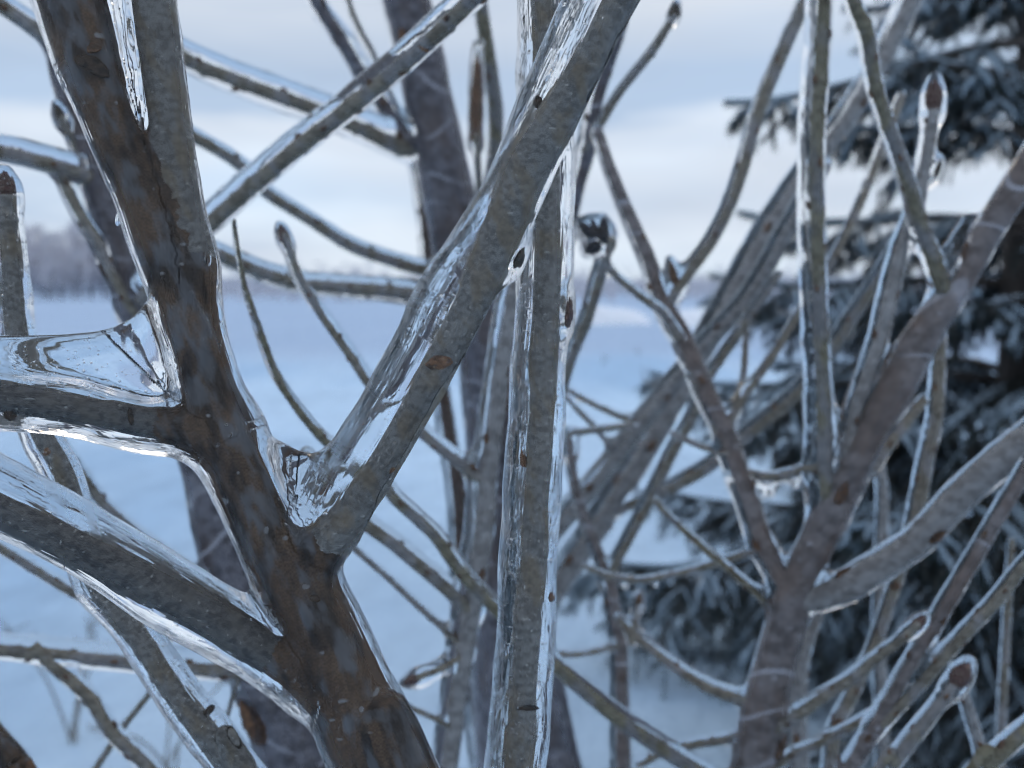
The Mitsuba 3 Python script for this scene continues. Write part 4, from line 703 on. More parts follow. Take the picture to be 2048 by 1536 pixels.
            ('u',[[-121.29,444.7,1131.62,0.65],[-121.5,447.89,1123.1,0.72],[-120.35,455.12,1103.37,0.87],[-115.93,462.61,1082.82,1.16],[-111.92,468.44,1066.26,1.32],[-106.38,473.73,1051.63,1.34],[-92.95,482.16,1030.82,1.51],[-79.64,488.58,1017.99,1.68],[-65.81,494.63,1007.4,1.85],[-58.43,498.79,995.91,2.02],[-40.08,507.17,975.91,2.14],[-26.16,514.54,953.6,2.26],[-9.84,521.77,933.33,2.3],[7.03,528.9,912.75,2.42],[23.6,535.2,895.85,2.61],[48.44,544.18,871.37,2.83],[71.18,551.88,850.76,2.97],[107.3,563.18,822.68,3.21],[141.73,573.33,797.54,3.54]],'bark_olive'),
         ], ice=[
            ([[348.75,570.02,1286.39,2.4],[337.81,570.34,1262.79,4.71],[322.5,570.79,1231.64,6.85],[305.01,571.31,1198.74,8.57],[286.73,571.85,1165.87,8.92],[269.23,572.33,1135.33,8.37],[255.04,572.66,1107.27,7.81],[243.02,573.02,1090.36,9.35],[230.23,573.3,1067.59,10.9],[218.96,573.52,1046.95,12.46],[204.24,573.77,1018.53,11.3],[190.79,573.92,987.83,11.35],[177.27,574.01,955.35,10.8],[164.86,574.08,927.01,11.47],[158.2,573.95,896.97,12.14],[149.54,573.78,860.61,13.14],[142.98,573.47,817.74,13.85],[138.38,573.12,777.51,14.24]],1.0,1.0),
            ([[151.53,525.99,1376.91,1.98],[153.31,529.11,1350.77,3.89],[155.81,533.47,1316.05,5.66],[158.66,538.46,1279.07,7.07],[160.78,542.18,1252.56,7.16],[161.17,546.17,1222.88,7.49],[161.2,550.42,1189.73,7.59],[162.81,554.56,1155.57,7.69],[167.29,560.37,1104.9,7.84],[171.53,565.13,1060.9,8.22],[174.93,568.86,1024.62,8.84],[177.78,572.22,989.87,9.99],[183.66,573.83,973.28,11.63]],1.0,1.0),
            ([[162.58,574.11,920.0,8.71],[173.56,570.24,923.33,9.34],[190.89,563.99,931.75,9.91],[200.92,560.07,939.86,9.83],[217.47,553.36,954.39,9.69],[226.68,549.38,963.29,9.28],[241.72,541.39,986.16,9.44],[256.45,533.78,1005.54,9.6],[270.38,526.66,1021.56,9.76],[288.32,516.92,1042.56,8.93],[310.37,504.95,1069.82,7.15],[329.66,494.48,1096.03,4.91],[343.44,486.99,1116.11,2.5]],1.0,1.0),
            ([[128.66,489.57,1359.48,1.16],[137.17,496.61,1335.94,2.28],[149.09,506.47,1304.88,3.32],[162.7,517.74,1272.07,4.15],[174.17,527.22,1245.67,4.55],[182.33,532.05,1232.51,5.06],[190.37,539.87,1208.15,4.69],[200.95,546.56,1187.26,4.77],[209.75,551.96,1169.81,4.99],[219.77,557.82,1150.31,5.38],[225.04,561.54,1136.97,5.6],[232.68,565.48,1123.37,5.98],[239.03,568.94,1110.96,6.37],[246.02,572.93,1096.05,7.1]],1.0,1.0),
            ([[58.72,713.2,1213.16,4.41],[61.79,708.35,1201.46,4.81],[71.62,694.64,1169.22,5.56],[88.74,674.4,1124.06,6.43],[99.06,659.35,1090.92,7.5],[109.93,648.45,1068.8,7.79],[123.3,630.94,1033.04,7.62],[131.35,621.44,1014.65,7.9],[138.42,607.81,987.55,8.13],[144.05,597.37,967.44,8.02],[148.86,588.4,950.45,8.28],[160.98,574.05,925.94,8.82]],1.0,1.0),
            ([[88.75,610.99,972.92,2.53],[95.35,607.09,965.1,2.71],[114.44,597.5,948.25,3.05],[133.86,587.93,932.47,3.2],[152.75,578.58,917.76,3.53],[162.88,574.1,912.14,4.06]],1.0,1.0),
            ([[234.42,572.18,1208.29,3.3],[233.4,572.34,1191.71,4.7],[230.11,572.57,1168.14,5.07],[225.94,572.8,1144.69,5.44],[219.04,573.07,1124.35,5.99],[214.12,573.26,1101.76,6.37],[209.08,573.46,1076.24,6.4],[202.21,573.68,1051.98,6.6],[196.76,573.83,1034.6,6.62],[193.28,573.92,1015.64,6.82],[189.26,574.02,990.81,7.57]],1.0,1.0),
            ([[178.59,570.94,1084.45,1.94],[181.26,572.31,1044.42,2.14],[183.95,572.91,1026.41,2.33],[188.57,573.47,1010.94,2.51],[190.88,573.98,994.83,2.88]],1.0,1.0),
            ([[219.67,635.24,1408.29,1.43],[212.75,636.94,1383.01,2.8],[203.06,639.32,1349.51,4.08],[191.99,642.04,1313.92,5.1],[181.56,644.61,1281.76,5.14],[167.32,647.49,1246.0,5.19],[155.66,649.84,1214.93,5.23],[143.34,652.93,1169.03,5.29],[129.48,655.32,1136.31,5.14],[112.2,657.57,1111.37,5.18],[100.65,659.11,1091.85,5.2]],1.0,1.0),
            ([[253.62,616.59,1034.4,3.89],[233.86,602.34,1017.15,4.38],[223.84,595.14,1008.81,4.71],[209.79,583.76,995.18,4.82],[194.99,573.72,985.38,5.11]],1.0,1.0),
            ([[72.54,662.85,880.79,3.88],[81.47,651.54,874.82,4.46],[99.5,629.2,865.14,4.72],[115.88,609.33,859.22,4.98],[127.83,595.31,857.42,5.26],[146.93,573.9,859.03,5.64]],1.0,1.0),
            ([[85.38,663.79,891.12,1.85],[82.62,657.28,881.15,2.25],[78.72,648.88,868.63,2.43]],1.0,1.0),
            ([[209.61,506.64,929.7,2.73],[202.95,516.07,916.67,3.44],[195.31,525.36,904.33,3.84],[185.58,536.73,888.28,4.27],[174.69,547.55,874.25,4.71],[162.29,559.25,858.22,5.18],[151.79,568.17,846.53,5.63],[145.78,573.73,837.29,6.25]],1.0,1.0),
            ([[211.62,541.66,873.17,3.16],[192.0,552.08,854.15,3.41],[174.99,560.43,840.01,3.65],[162.32,566.3,830.63,3.87],[146.71,573.5,817.14,4.49]],1.0,1.0),
            ([[81.15,615.42,801.01,3.01],[96.46,605.92,814.89,3.35],[115.26,594.53,824.86,3.68],[133.9,582.62,834.16,3.79],[147.08,573.71,842.61,4.1]],1.0,1.0),
            ([[133.16,622.69,1018.43,2.72],[144.42,638.16,1034.99,2.59],[151.36,653.25,1053.0,2.44],[156.16,673.14,1078.34,2.08],[157.35,681.89,1089.87,1.69]],1.0,1.0),
            ([[133.1,622.38,1018.14,3.5],[150.35,635.11,1039.81,3.36],[167.11,646.33,1058.77,3.21],[184.68,659.34,1082.5,3.06],[204.5,672.75,1107.05,2.91],[217.55,682.32,1125.58,3.36],[238.37,699.23,1160.31,3.64],[252.2,711.7,1187.21,3.91],[264.12,722.51,1211.12,3.96],[278.9,735.84,1241.27,3.57]],1.0,1.0),
            ([[142.96,622.15,985.21,3.84],[157.07,604.34,988.22,3.92],[167.84,589.49,993.98,4.02],[179.65,571.19,1003.44,4.26]],1.0,1.0),
            ([[105.6,654.34,1007.84,2.23],[119.89,633.74,1002.76,2.35],[133.32,614.59,1001.1,2.67]],1.0,1.0),
            ([[49.3,685.67,910.78,2.41],[67.55,669.45,908.07,2.79],[85.18,654.21,909.79,2.94],[100.52,640.7,916.74,3.08],[118.94,623.54,926.5,2.99],[144.08,597.55,943.4,3.25],[153.33,587.04,950.44,3.38]],1.0,1.0),
            ([[-121.6,444.7,1131.58,1.32],[-121.84,447.89,1123.05,1.47],[-120.76,455.11,1103.26,1.77],[-116.46,462.59,1082.64,2.36],[-112.51,468.42,1066.01,2.68],[-105.84,473.76,1051.99,2.72],[-92.42,482.21,1031.32,3.07],[-79.17,488.64,1018.65,3.41],[-65.22,494.69,1008.08,3.76],[-57.73,498.85,996.58,4.1],[-39.31,507.23,976.6,4.34],[-25.31,514.6,954.29,4.58],[-9.04,521.84,934.09,4.66],[7.84,528.98,913.59,4.9],[24.42,535.29,896.81,5.3],[49.3,544.28,872.43,5.75],[72.0,551.99,851.94,6.01],[108.13,563.3,824.0,6.51],[142.62,573.46,799.01,7.19]],1.0,1.0),
            ([[151.78,607.0,984.19,2.75],[152.09,606.25,975.97,1.53]],1.0,0.25),
            ([[158.44,602.06,985.14,2.73],[158.14,601.38,977.58,1.52]],1.0,0.25),
            ([[168.98,592.28,987.91,2.69],[169.58,592.0,984.94,1.79]],1.0,0.25),
            ([[76.47,664.93,903.55,2.37],[76.47,664.77,901.87,1.69]],1.0,0.25),
            ([[96.01,655.21,907.1,2.33],[96.01,655.03,905.11,1.67]],1.0,0.25),
            ([[256.96,570.83,1138.36,6.18],[248.52,569.5,1123.8,6.75],[245.15,568.48,1112.6,5.62]],2.0,0.25),
            ([[195.52,583.92,1006.44,5.28],[193.17,582.99,996.21,5.87]],1.4,0.25),
            ([[234.96,572.24,1200.04,6.14],[235.46,573.23,1210.88,6.14],[235.8,573.89,1218.11,4.3]],1.0,0.4),
            ([[236.41,572.46,1164.31,3.51],[238.77,573.02,1170.52,3.51],[240.34,573.4,1174.66,2.46]],1.0,0.4),
            ([[108.26,658.22,1101.62,4.89],[105.13,659.29,1113.31,4.89],[103.05,660.0,1121.11,3.42]],1.0,0.4),
            ([[85.13,662.48,889.07,3.88],[85.73,662.99,894.73,3.88],[86.14,663.34,898.49,2.72]],1.0,0.4),
            ([[208.27,509.43,925.0,3.91],[212.33,509.83,929.35,3.91],[215.04,510.09,932.26,2.73]],1.0,0.4),
         ], buds=[('g','bud',[235.8,573.89,1218.11],[234.96,572.24,1200.04],np.float64(3.51),'bud_red'),('g','bud',[240.34,573.4,1174.66],[236.41,572.46,1164.31],np.float64(1.56),'bud_dark'),('i','bud',[103.05,660.0,1121.11],[108.26,658.22,1101.62],np.float64(2.41),'bud'),('l','bud',[86.14,663.34,898.49],[85.13,662.48,889.07],np.float64(1.62),'bud'),('m','bud',[215.04,510.09,932.26],[208.27,509.43,925.0],np.float64(1.93),'bud_red')],
         scars=[],
         bubbles=[]),
    dict(key='grey_shoot', label='slim grey shoot standing close behind the ringed stem at lower right', cat='shoot', group='ice-coated stems of the shrubs', h=1.9, k=6.0,
         br=[
            ('stem',[[213.5,664.56,899.51,1.61],[206.4,662.72,879.29,2.01],[198.28,660.87,859.07,3.02],[193.88,658.73,835.48,3.83],[193.54,656.27,808.53,4.23],[194.56,653.63,779.55,4.43],[195.57,649.52,734.4,4.63],[199.7,647.8,440.64,5.33],[201.35,651.12,-30.0,6.25]],'bark_pale'),
         ], ice=[
            ([[212.89,664.58,899.72,3.27],[205.63,662.74,879.58,4.08],[197.1,660.91,859.41,6.13],[192.33,658.74,835.63,7.76],[191.82,656.27,808.51,8.58],[192.76,653.63,779.5,8.99],[193.69,649.52,734.35,9.39]],1.0,1.0),
         ], buds=[],
         scars=[],
         bubbles=[]),
    dict(key='dark_shoot', label='dark forked shoot at the lower centre with a curved twig leaning right', cat='shoot', group='ice-coated stems of the shrubs', h=1.9, k=6.0,
         br=[
            ('main',[[42.54,743.12,990.36,2.44],[45.16,741.09,968.06,2.22],[54.11,737.87,932.76,2.33],[63.82,735.67,908.6,2.55],[72.77,733.47,884.44,3.0],[76.88,731.28,860.29,3.22],[80.61,729.24,837.99,3.44],[81.73,725.52,797.11,3.78],[82.47,720.92,746.56,4.11],[82.47,716.38,696.76,4.22],[82.47,715.52,418.06,4.85],[82.47,719.18,-30.0,5.7]],'bark_trunk'),
            ('b',[[170.69,643.72,1111.73,1.33],[155.49,657.73,1083.73,1.65],[147.25,664.93,1068.69,1.87],[133.47,676.7,1042.79,2.11],[123.27,688.74,1011.63,2.26],[114.16,696.78,991.19,2.4],[100.04,710.28,953.95,2.45],[84.98,722.71,918.7,2.51],[70.91,733.64,886.3,2.67]],'bark_twig'),
            ('c',[[42.54,743.12,990.36,2.09],[44.04,743.53,994.82,1.66],[64.49,730.29,999.65,1.42],[88.13,714.3,1004.74,1.39]],'bark_twig'),
            ('d',[[24.73,679.93,847.82,1.35],[48.84,701.2,841.05,1.39],[66.39,716.43,838.82,1.42],[81.35,729.24,837.99,1.55]],'bark_twig'),
         ], ice=[
            ([[41.56,743.11,990.25,4.93],[44.27,741.07,967.89,4.48],[53.21,737.85,932.48,4.71],[62.85,735.64,908.23,5.16],[71.6,733.45,884.13,6.05],[75.59,731.26,860.07,6.5],[79.21,729.23,837.88,6.95],[80.19,725.52,797.07,7.62],[80.81,720.92,746.55,8.3],[80.76,716.38,696.76,8.52]],1.0,1.0),
            ([[169.94,643.76,1112.25,2.83],[154.56,657.79,1084.38,3.52],[146.19,664.99,1069.41,3.99],[132.2,676.76,1043.48,4.5],[121.87,688.8,1012.3,4.82],[112.69,696.84,991.94,5.11],[98.53,710.35,954.72,5.23],[83.46,722.78,919.51,5.34],[69.29,733.72,887.17,5.68]],1.0,1.0),
            ([[43.93,743.6,995.62,3.06],[64.39,730.37,1000.44,3.0],[88.04,714.37,1005.51,2.93]],1.0,1.0),
            ([[24.69,680.0,848.58,2.88],[48.76,701.27,841.82,2.97],[66.21,716.5,839.59,3.04],[81.13,729.32,838.83,3.33]],1.0,1.0),
            ([[41.8,743.39,993.34,7.46],[43.29,742.27,981.07,6.72]],1.0,0.25),
         ], buds=[],
         scars=[],
         bubbles=[]),
    dict(key='iced_shoot', label='long shoot with red nodes climbing between the ringed stem and the right edge', cat='shoot', group='ice-coated stems of the shrubs', h=1.6, k=6.0,
         br=[
            ('stem',[[275.14,641.35,1085.73,1.71],[271.94,637.31,1066.5,2.27],[269.58,632.76,1044.92,2.54],[266.4,627.38,1019.5,2.71],[259.04,621.56,992.51,2.79],[253.1,616.18,967.62,2.78],[243.84,609.73,938.21,2.39],[236.06,605.42,918.93,2.2],[229.03,601.45,901.27,2.19],[221.39,597.34,883.18,2.28],[206.29,590.81,855.23,2.35],[197.06,587.2,840.15,2.43],[192.13,581.92,816.59,2.51],[186.89,573.11,777.41,2.67],[160.9,544.4,466.44,3.07],[150.5,536.92,-30.0,3.6]],'bark_twig'),
         ], ice=[
            ([[274.32,641.36,1085.82,3.56],[270.85,637.31,1066.6,4.72],[268.35,632.77,1045.0,5.29],[265.1,627.4,1019.69,5.66],[257.72,621.59,992.77,5.82],[251.78,616.21,967.91,5.79],[242.73,609.76,938.53,4.99],[235.05,605.45,919.26,4.59],[228.02,601.48,901.61,4.57],[220.37,597.38,883.6,4.74],[205.26,590.85,855.73,4.9],[195.93,587.23,840.48,5.07],[190.92,581.93,816.72,5.23],[185.61,573.12,777.52,5.56]],1.0,1.0),
         ], buds=[],
         scars=[('stem','leaf_scar',[235.3,602.77,920.64],np.float64(3.21),np.float64(2.71),20,'scar'),('stem','leaf_scar',[196.35,584.23,842.07],np.float64(3.63),np.float64(2.42),10,'scar')],
         bubbles=[]),
    dict(key='iced_shoot', label='upright pale shoot in front of the spruce, right of the ringed stem', cat='shoot', group='ice-coated stems of the shrubs', h=1.9, k=6.0,
         br=[
            ('stem',[[289.79,794.1,998.91,1.66],[292.98,791.22,967.2,2.25],[295.76,788.33,935.48,2.49],[294.97,784.72,895.84,2.61],[292.98,780.75,852.23,2.61],[293.77,776.42,804.66,2.72],[295.37,773.17,768.98,2.84],[296.96,768.11,713.48,3.08],[297.75,764.14,669.88,3.08],[300.81,763.89,401.93,3.54],[302.03,767.79,-30.0,4.16]],'bark_pale'),
         ], ice=[
            ([[288.99,794.1,998.83,3.55],[291.89,791.21,967.1,4.82],[294.56,788.33,935.45,5.33],[293.71,784.72,895.88,5.58],[291.71,780.75,852.25,5.58],[292.45,776.41,804.62,5.83],[293.99,773.16,768.94,6.09],[295.47,768.11,713.45,6.59],[296.26,764.14,669.85,6.59]],1.0,1.0),
         ], buds=[],
         scars=[],
         bubbles=[]),
    dict(key='iced_shoot', label='thin upright shoot against the spruce close to the right edge', cat='shoot', group='ice-coated stems of the shrubs', h=1.9, k=6.0,
         br=[
            ('stem',[[373.19,736.35,916.03,1.33],[370.58,732.46,873.29,1.67],[367.96,727.55,819.4,1.78],[365.35,722.48,763.66,1.89],[364.23,716.38,696.76,2.0],[361.32,715.52,418.06,2.3],[360.15,719.18,-30.0,2.7]],'bark_twig'),
         ], ice=[
            ([[372.65,736.35,916.07,2.82],[369.9,732.46,873.33,3.53],[367.24,727.56,819.44,3.76],[364.58,722.48,763.68,4.0],[363.42,716.39,696.77,4.23]],1.0,1.0),
         ], buds=[],
         scars=[],
         bubbles=[]),
    dict(key='iced_shoot', label='dark forked shoot slanting from the bottom edge up to the right edge', cat='shoot', group='ice-coated stems of the shrubs', h=1.5, k=6.0,
         br=[
            ('main',[[319.63,511.5,1117.52,0.65],[309.32,512.54,1093.61,1.27],[294.9,513.99,1062.02,1.85],[278.41,515.65,1028.62,2.31],[259.51,517.55,991.99,2.41],[246.32,518.83,965.55,2.51],[221.93,521.06,917.72,2.62],[208.16,522.25,890.29,2.71],[198.39,523.06,870.48,2.81],[183.49,524.25,841.85,2.99],[165.84,525.6,807.02,3.18],[63.66,548.4,484.21,3.65],[22.79,561.52,-30.0,4.29]],'bark_trunk'),
            ('b',[[325.89,471.39,1070.66,0.52],[313.83,476.52,1048.44,1.02],[296.95,483.71,1019.21,1.48],[277.65,491.92,988.51,1.85],[259.85,499.49,961.51,1.96],[248.44,504.54,941.2,2.07],[235.31,509.63,921.72,2.09],[223.11,514.26,903.02,2.2],[212.56,518.14,886.99,2.22],[197.18,523.19,867.63,2.41]],'bark_twig'),
         ], ice=[
            ([[318.85,511.55,1118.0,1.31],[308.52,512.59,1094.1,2.56],[294.06,514.04,1062.52,3.73],[277.54,515.7,1029.14,4.66],[258.6,517.6,992.53,4.87],[245.38,518.88,966.11,5.06],[220.95,521.11,918.3,5.28],[207.14,522.3,890.88,5.48],[197.33,523.12,871.1,5.67],[182.36,524.31,842.51,6.03],[164.64,525.66,807.71,6.41]],1.0,1.0),
            ([[325.28,471.47,1071.27,1.11],[313.19,476.6,1049.07,2.19],[296.25,483.78,1019.88,3.18],[276.89,491.98,989.21,3.98],[259.02,499.55,962.24,4.22],[247.56,504.61,941.96,4.44],[234.44,509.7,922.51,4.5],[222.19,514.34,903.85,4.72],[211.68,518.22,887.87,4.77],[196.26,523.28,868.62,5.18]],1.0,1.0),
         ], buds=[],
         scars=[],
         bubbles=[]),
    dict(key='iced_shoot', label='short shoot with a fat red bud under round ice at lower right', cat='shoot', group='ice-coated stems of the shrubs', h=1.4, k=6.0,
         br=[
            ('stem',[[222.42,484.63,908.48,1.78],[215.45,483.79,899.31,2.07],[205.5,482.67,886.92,2.22],[190.57,480.93,867.84,2.37],[168.18,478.27,838.61,2.52],[7.62,474.18,503.16,2.89],[-56.61,476.54,-30.0,3.4]],'bark_olive'),
         ], ice=[
            ([[221.84,484.67,908.91,3.76],[214.79,483.84,899.83,4.39],[204.79,482.72,887.48,4.7],[189.81,480.98,868.43,5.02],[167.37,478.32,839.22,5.33]],1.0,1.0),
            ([[219.93,484.27,904.51,6.48],[224.26,484.92,911.65,6.48],[227.15,485.35,916.4,4.53]],1.0,0.4),
         ], buds=[('stem','bud',[227.15,485.35,916.4],[219.93,484.27,904.51],np.float64(3.87),'bud_red')],
         scars=[],
         bubbles=[]),
    dict(key='iced_shoot', label='pale shoot leaning left below the fat red bud', cat='shoot', group='ice-coated stems of the shrubs', h=1.8, k=6.0,
         br=[
            ('stem',[[272.72,601.72,871.11,1.56],[276.42,600.69,859.75,1.84],[284.13,598.65,837.32,2.02],[291.23,596.3,811.51,2.2],[299.56,592.49,769.73,2.39],[337.92,589.97,461.84,2.75],[353.26,592.96,-30.0,3.22]],'bark_pale'),
         ], ice=[
            ([[272.11,601.71,870.92,3.3],[275.71,600.67,859.51,3.89],[283.35,598.62,837.08,4.28],[290.35,596.28,811.31,4.67],[298.6,592.47,769.54,5.05]],1.0,1.0),
         ], buds=[],
         scars=[],
         bubbles=[]),
    dict(key='iced_shoot', label='slanting iced shoot cutting across the bottom right corner', cat='shoot', group='ice-coated stems of the shrubs', h=1.5, k=6.0,
         br=[
            ('stem',[[347.04,489.15,967.13,0.7],[329.69,487.85,948.92,1.38],[305.41,486.03,925.32,2.01],[277.65,483.95,901.04,2.52],[254.76,482.24,882.21,2.59],[237.6,480.84,866.85,2.74],[212.97,478.49,841.08,2.81],[11.98,474.35,504.65,3.24],[-68.42,476.69,-30.0,3.8]],'bark_olive'),
         ], ice=[
            ([[346.44,489.22,967.84,1.48],[329.08,487.92,949.65,2.9],[304.78,486.1,926.07,4.22],[277.0,484.02,901.83,5.27],[254.08,482.31,883.01,5.43],[236.81,480.91,867.64,5.74],[212.14,478.56,841.87,5.89]],1.0,1.0),
         ], buds=[],
         scars=[],
         bubbles=[]),
]



def bud_mesh(tip, base, w, seed):
    tip, base = np.array(tip) / 1000, np.array(base) / 1000
    s = np.linspace(0, 1, 40 if w > 1.2 else 10)
    prof = (np.sin(np.clip(s * 1.02, 0, 1) ** 0.8 * np.pi) ** 0.75 * 0.95 + 0.12 * (1 - s)) * (0.93 + 0.13 * (1 - (s * 4.3 + 0.12 * np.sin(9 * s + seed)) % 1.0))
    C = np.c_[base + (tip - base) * s[:, None], np.maximum(prof * w / 1000, 0.05 * w / 1000)]
    return tube(C, 12, 0.10, w / 1000 * 0.8, seed)


def scar_mesh(p, wx, wy, ang, seed):
    m = trimesh.creation.icosphere(3)
    v = m.vertices.copy()
    v *= 1 + 0.35 * (meshkit.fbm(v * 1.7 + seed, 3, seed)[:, None] - 0.5)
    v[:, 0] *= 1 - 0.25 * v[:, 2]
    v *= np.array([wx, min(wx, wy) * 0.42, wy]) / 1000
    c, s = math.cos(math.radians(-ang)), math.sin(math.radians(-ang))
    v = v @ np.array([[c, 0, s], [0, 1, 0], [-s, 0, c]]).T
    return v + np.array(p) / 1000, m.faces


num = 0
for st in STEMS:
    key = fresh(st['key'])
    tag(key, st['label'], st['cat'], st['group'])
    part = {}
    near = st['h'] < 1.0
    fuse = []
    for nm, P, bk in st['br']:
        num += 1
        P = np.array(P) / 1000
        r0 = float(np.median(P[:, 3]))
        C = spline(P, r0 * (0.28 if near else 0.55))
        s = np.r_[0, np.cumsum(np.linalg.norm(np.diff(C[:, :3], axis=0), axis=1))]
        # swellings at the nodes
        rn = np.random.default_rng(num)
        gap = r0 * rn.uniform(7, 10)
        for q in np.arange(gap * rn.uniform(0.3, 0.8), s[-1], gap):
            q += rn.normal(0, gap * 0.15)
            C[:, 3] *= 1 + (0.07 if near else 0.17) * np.exp(-((s - q) / (r0 * 0.55)) ** 2)
            sd = rn.normal(0, 1, 3) * r0 * (0.035 if near else 0.10)
            C[:, :3] += sd * np.exp(-((s - q) / (r0 * 1.6)) ** 2)[:, None]
        nodes = []
        if not near and s[-1] > 12 * r0:
            t_, u_, w_ = frames(C)
            for n_, q in enumerate(np.arange(gap * 0.5, s[-1] - 3 * r0, gap)):
                i = int(np.searchsorted(s, q))
                th = n_ * 2.4 + num
                o = math.cos(th) * u_[i] + math.sin(th) * w_[i]
                d = t_[i] * (1 if t_[i][2] > 0 else -1)
                b0 = C[i, :3] + o * C[i, 3] * 0.85
                if b0[2] > 0.7:
                    nodes.append((b0, b0 + o * C[i, 3] * 0.55 + d * C[i, 3] * 1.9, C[i, 3] * 0.42))
        C = C[C[:, 2] > -0.04]
        pk = fresh(key + '__' + ('stem' if nm in ('main', 'stem') else 'branch'))
        part[nm] = pk
        if st['key'] == 'iced_branch':
            fuse.append((C, pk, bk))
            continue
        for n_, (b0, b1, bw) in enumerate(nodes[:14]):
            scene[fresh(pk + '__bud')] = mikit.ply(bud_mesh(b1 * 1000, b0 * 1000, bw * 1000, num * 20 + n_), 'bud', smooth=True)
        scene[pk] = mikit.ply(tube(C, 28 if near else 12, 0.03 if near else 0.08, r0 * (1.4 if near else 1.0), num), bk, smooth=True)
    if fuse:   # one skin over the fork, cut into its branches
        cut = 0.945
        G, lo = sleeve_field([(C[C[:, 2] > cut - 0.03][::2], 1.0, 1.2) for C, _, _ in fuse], 0.00065, 0.0075, 0.42)
        V, F = surface_nets(G, lo, 0.00065)
        V, F = relax(V, F, 2)
        Nn = np.zeros_like(V); fn_ = np.cross(V[F[:, 1]] - V[F[:, 0]], V[F[:, 2]] - V[F[:, 0]])
        for c in range(3):
            np.add.at(Nn, F[:, c], fn_)
        Nn /= np.linalg.norm(Nn, axis=1, keepdims=True) + 1e-30
        mid = V[F].mean(1)
        dist = []
        for C, _, _ in fuse:
            d, i = cKDTree(C[:, :3]).query(mid)
            dist.append(d - C[i, 3])
        dist = np.array(dist); dist[0] -= 0.0016 + 0.007 * (meshkit.fbm(mid / 0.0035, 3, 8) - 0.5)
        for n_ in range(1, len(fuse)):   # the trunk's bark runs a little way up each limb
            if np.linalg.norm(fuse[n_][0][0, :3] - fuse[0][0][:, :3], axis=1).min() < 0.004:
                foot = fuse[n_][0][0, :3]
            else:
                foot = fuse[n_][0][-1, :3]
            reach = np.linalg.norm(mid - foot, axis=1) + 0.012 * (meshkit.fbm(mid / 0.005, 3, 20 + n_) - 0.5)
            dist[n_] += 0.012 * np.clip((0.0215 - reach) / 0.004, 0, 1)
        own = dist.argmin(0)
        for n_, (C, pk, bk) in enumerate(fuse):
            f = F[own == n_]
            ids, inv = np.unique(f, return_inverse=True)
            v, f, nn = V[ids], inv.reshape(-1, 3), Nn[ids]
            if n_ == 0:
                tv, tf, tn = meshkit.arrays(tube(C[C[:, 2] < cut] * [1, 1, 1, 0.96], 24, 0.0, 0.01, 5, False), True)
                v, f, nn = np.vstack([v, tv]), np.vstack([f, tf + len(v)]), np.vstack([nn, tn])
            scene[pk] = {'type': 'ply', 'filename': meshkit.write_ply((v, f), normals=nn), 'face_normals': False, 'bsdf': {'type': 'ref', 'id': bk}}
    for bn, nm, tip, base, w, col in st['buds']:
        num += 1
        scene[fresh(part[bn] + '__' + nm)] = mikit.ply(bud_mesh(tip, base, w, num), col, smooth=True)
    for bn, nm, p, wx, wy, ang, col in st['scars']:
        num += 1
        scene[fresh(part[bn] + '__' + nm)] = mikit.ply(scar_mesh(p, wx, wy, ang, num), col, smooth=True)
    h = st['h'] / 1000
    paths = []
    for P, flat, corr in st['ice']:
        P = np.array(P) / 1000
        paths.append((spline(P, max(0.55 * float(np.median(P[:, 3])), 2 * h)), flat, corr))
    G, lo = sleeve_field(paths, h, st['k'] / 1000)
    V, F = surface_nets(G, lo, h)
    V, F = relax(V, F, 2)
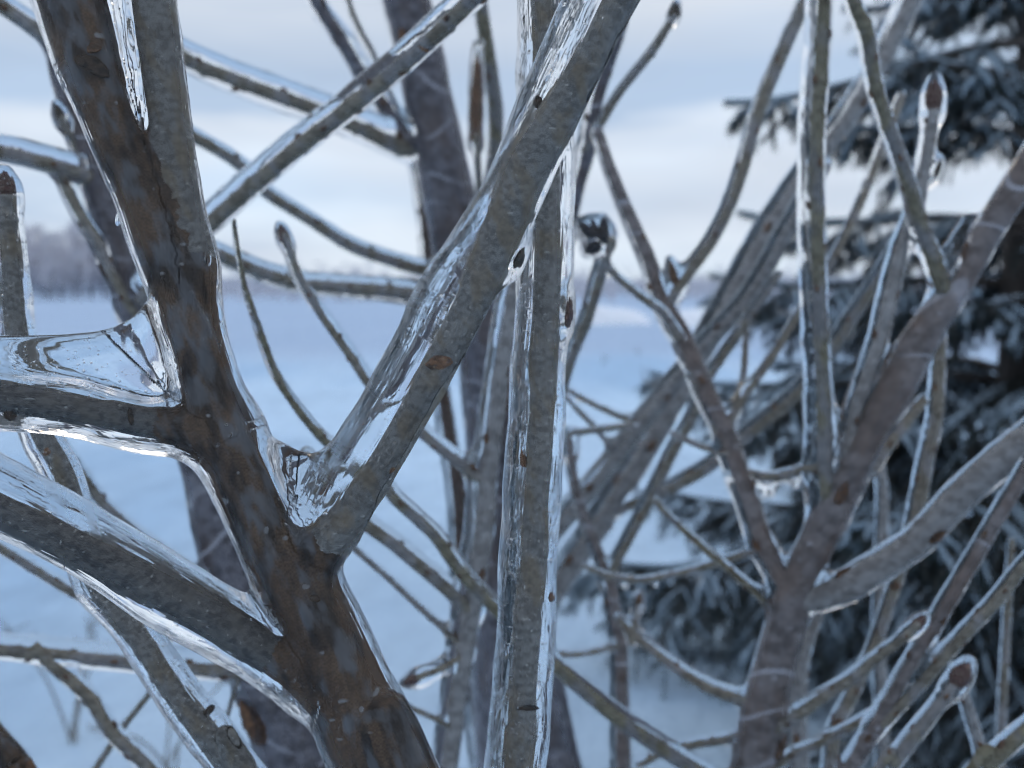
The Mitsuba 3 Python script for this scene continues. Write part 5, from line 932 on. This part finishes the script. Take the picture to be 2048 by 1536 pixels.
    if near:
        paths = paths[:len(st['br'])]
        A = np.vstack([np.c_[C, np.full(len(C), n_)] for n_, (C, _, _) in enumerate(paths)])
        d, i = cKDTree(A[:, :3]).query(V)
        uv = np.zeros((len(V), 2))
        for n_, (C, _, _) in enumerate(paths):
            m = A[i, 4] == n_
            if not m.any():
                continue
            t, u, w = frames(C)
            arc = np.r_[0, np.cumsum(np.linalg.norm(np.diff(C[:, :3], axis=0), axis=1))]
            j = cKDTree(C[:, :3]).query(V[m])[1]
            q = V[m] - C[j, :3]
            back = np.array([0, 1.0, 0])                      # the seam lies on the far side
            e1 = back - t[j] * (t[j] @ back)[:, None]; e1 /= np.linalg.norm(e1, axis=1, keepdims=True) + 1e-9
            e2 = np.cross(t[j], e1)
            uv[m] = np.c_[arc[j] + (q * t[j]).sum(1) + 3.7 * n_, np.arctan2((q * e2).sum(1), -(q * e1).sum(1))]
        scene[key + '__ice_coat'] = mikit.ply((V, F), 'ice_runnels', smooth=True, uv=uv)
    else:
        scene[key + '__ice_coat'] = mikit.ply((V, F), 'ice', smooth=True)
    if near:
        rb = np.random.default_rng(num)
        ins = np.argwhere(G < -1.1 * h)
        pts = (ins[rb.integers(0, len(ins), 26000)] + rb.random((26000, 3))) * h + lo
        gap = np.full(len(pts), 1.0)
        for nm, P, _ in st['br']:
            C = spline(np.array(P) / 1000, 0.004)
            d, i = cKDTree(C[:, :3]).query(pts)
            gap = np.minimum(gap, d - C[i, 3] * 1.1)
        web = st['key'] == 'iced_branch'
        keep = (gap > 0.0006) & ((rb.random(len(pts)) < np.exp(-gap / 0.0022) * 0.35) | (web & (gap > 0.004) & (pts[:, 0] < -0.098) & (np.abs(pts[:, 2] - 1.077) < 0.012)))
        pts = pts[keep][:2200]
        ball = trimesh.creation.icosphere(1)
        rad = 0.00011 + 0.00030 * rb.random(len(pts)) ** 3
        vs = (ball.vertices[None] * rad[:, None, None] + pts[:, None]).reshape(-1, 3)
        fs = (ball.faces[None] + np.arange(len(pts))[:, None, None] * len(ball.vertices)).reshape(-1, 3)
        kb = key + '__ice_coat__fine_bubbles'
        scene[kb] = mikit.ply((vs, fs), 'bubble', smooth=True)
        labels[kb] = {'kind': 'stuff'}
    for nm, p, r_, asp, ang in st['bubbles']:
        m = trimesh.creation.icosphere(2)
        v = m.vertices * np.array([asp, 1, 1]) * r_ / 1000
        c, s_ = math.cos(math.radians(-ang)), math.sin(math.radians(-ang))
        v = v @ np.array([[c, 0, s_], [0, 1, 0], [-s_, 0, c]]).T
        scene[fresh(key + '__ice_coat__air_bubble')] = mikit.ply((v + np.array(p) / 1000, m.faces), 'bubble', smooth=True)
